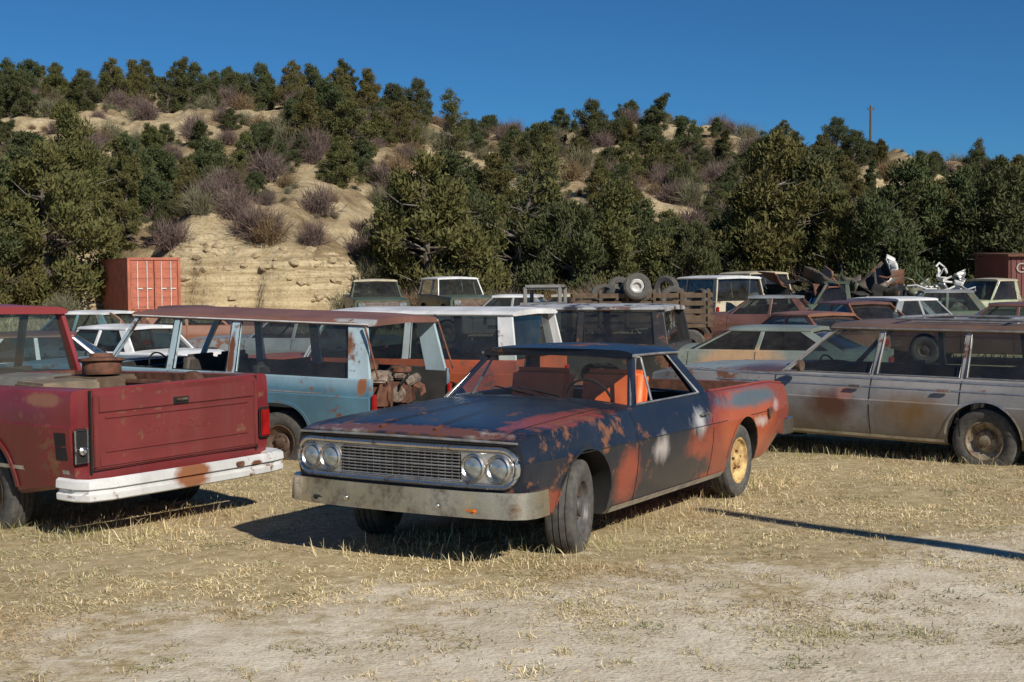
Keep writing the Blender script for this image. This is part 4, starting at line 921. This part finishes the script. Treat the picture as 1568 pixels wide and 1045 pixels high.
for i in range(90):
    y=r.uniform(58,66); x=r.uniform(-.45*y,.45*y)
    if -19<x<-9: continue
    inst('shrub',SM[r.choice((1,2,2,0))],x,y,r.uniform(.4,1.1),SH,dz=.05)
for i in range(380):
    y=r.uniform(68,150); x=r.uniform(-.45*y,.45*y); inst('shrub',SM[r.choice((1,1,2))],x,y,r.uniform(.18,.4),SH,dz=.08)
RK=empty('sandstone_rocks'); rm=simple('sandstone',(.46,.37,.23),.9,c2=(.30,.22,.12),scale=3); RM=[]
for i in range(12):
    bm=bmesh.new(); bmesh.ops.create_icosphere(bm,subdivisions=2,radius=1)
    for v_ in bm.verts: v_.co*=1+r.uniform(-.22,.22); v_.co.z*=.6
    m_=bpy.data.meshes.new('rock'); bm.to_mesh(m_); m_.materials.append(rm); RM.append(m_); bm.free()
for i in range(170):
    if r.random()<.4: x,y=r.uniform(-18,-6),r.uniform(63.5,66)
    else: x,y=r.uniform(-45,50),r.uniform(70,140)
    inst('rock',RM[i%12],x,y,r.uniform(.1,.35),RK,dz=.1)
P=gpts(1500,4.8,12,77,1.2); z=height(P[:,0],P[:,1]); V=[];F=[]
for i in range(len(P)):
    s_=r.uniform(.006,.02); b=len(V); cs=[(1,0,0),(0,1,0),(-1,0,0),(0,-1,0),(0,0,.7)]
    for c_ in cs: V.append((P[i,0]+c_[0]*s_*r.uniform(.7,1.3),P[i,1]+c_[1]*s_*r.uniform(.7,1.3),z[i]+c_[2]*s_))
    F+=[(b,b+1,b+4),(b+1,b+2,b+4),(b+2,b+3,b+4),(b+3,b,b+4)]
mkmesh('pebbles',V,F,simple('pebble_stone',(.46,.40,.30),.9))
# ==================================================================== light, world, camera
SE=34; tos=Vector((.559*math.cos(rad(SE)),-.829*math.cos(rad(SE)),math.sin(rad(SE))))
sl=bpy.data.lights.new('sun','SUN'); sl.energy=5.0; sl.angle=rad(.5); sl.color=(1,.945,.85); so=bpy.data.objects.new('sun',sl); COL.objects.link(so); so.rotation_euler=tos.to_track_quat('Z','Y').to_euler()
w=bpy.data.worlds.new('World'); S.world=w; w.use_nodes=True; nt=w.node_tree; bg=nt.nodes['Background']; sk=nt.nodes.new('ShaderNodeTexSky'); sk.sky_type='NISHITA'; sk.sun_disc=False
sk.sun_elevation=rad(SE); sk.sun_rotation=math.atan2(tos.x,tos.y); sk.altitude=2200; sk.air_density=1.0; sk.dust_density=0.1; sk.ozone_density=4.0
mx=nt.nodes.new('ShaderNodeMix'); mx.data_type='RGBA'; mx.blend_type='MULTIPLY'; mx.inputs[0].default_value=1; mx.inputs[7].default_value=(.26,.60,.82,1)
nt.links.new(sk.outputs[0],mx.inputs[6]); nt.links.new(mx.outputs[2],bg.inputs[0]); bg.inputs[1].default_value=.083
cam=bpy.data.cameras.new('camera'); co=bpy.data.objects.new('camera',cam); COL.objects.link(co); S.camera=co
cam.sensor_width=36; cam.lens=1990/1568*36; cam.clip_end=3000; cam.clip_start=.1
pi_,ro=.0472,-.0079; X_=Vector((1,0,0)); U_=Vector((0,math.sin(pi_),math.cos(pi_))); Fw=Vector((0,math.cos(pi_),-math.sin(pi_)))
R_=X_*math.cos(ro)+U_*math.sin(ro); U2=-X_*math.sin(ro)+U_*math.cos(ro); Bk=-Fw
mt=Matrix(((R_.x,U2.x,Bk.x,0),(R_.y,U2.y,Bk.y,0),(R_.z,U2.z,Bk.z,1.983),(0,0,0,1))); co.matrix_world=mt
S.view_settings.view_transform='Standard'; S.view_settings.look='None'; S.view_settings.exposure=0
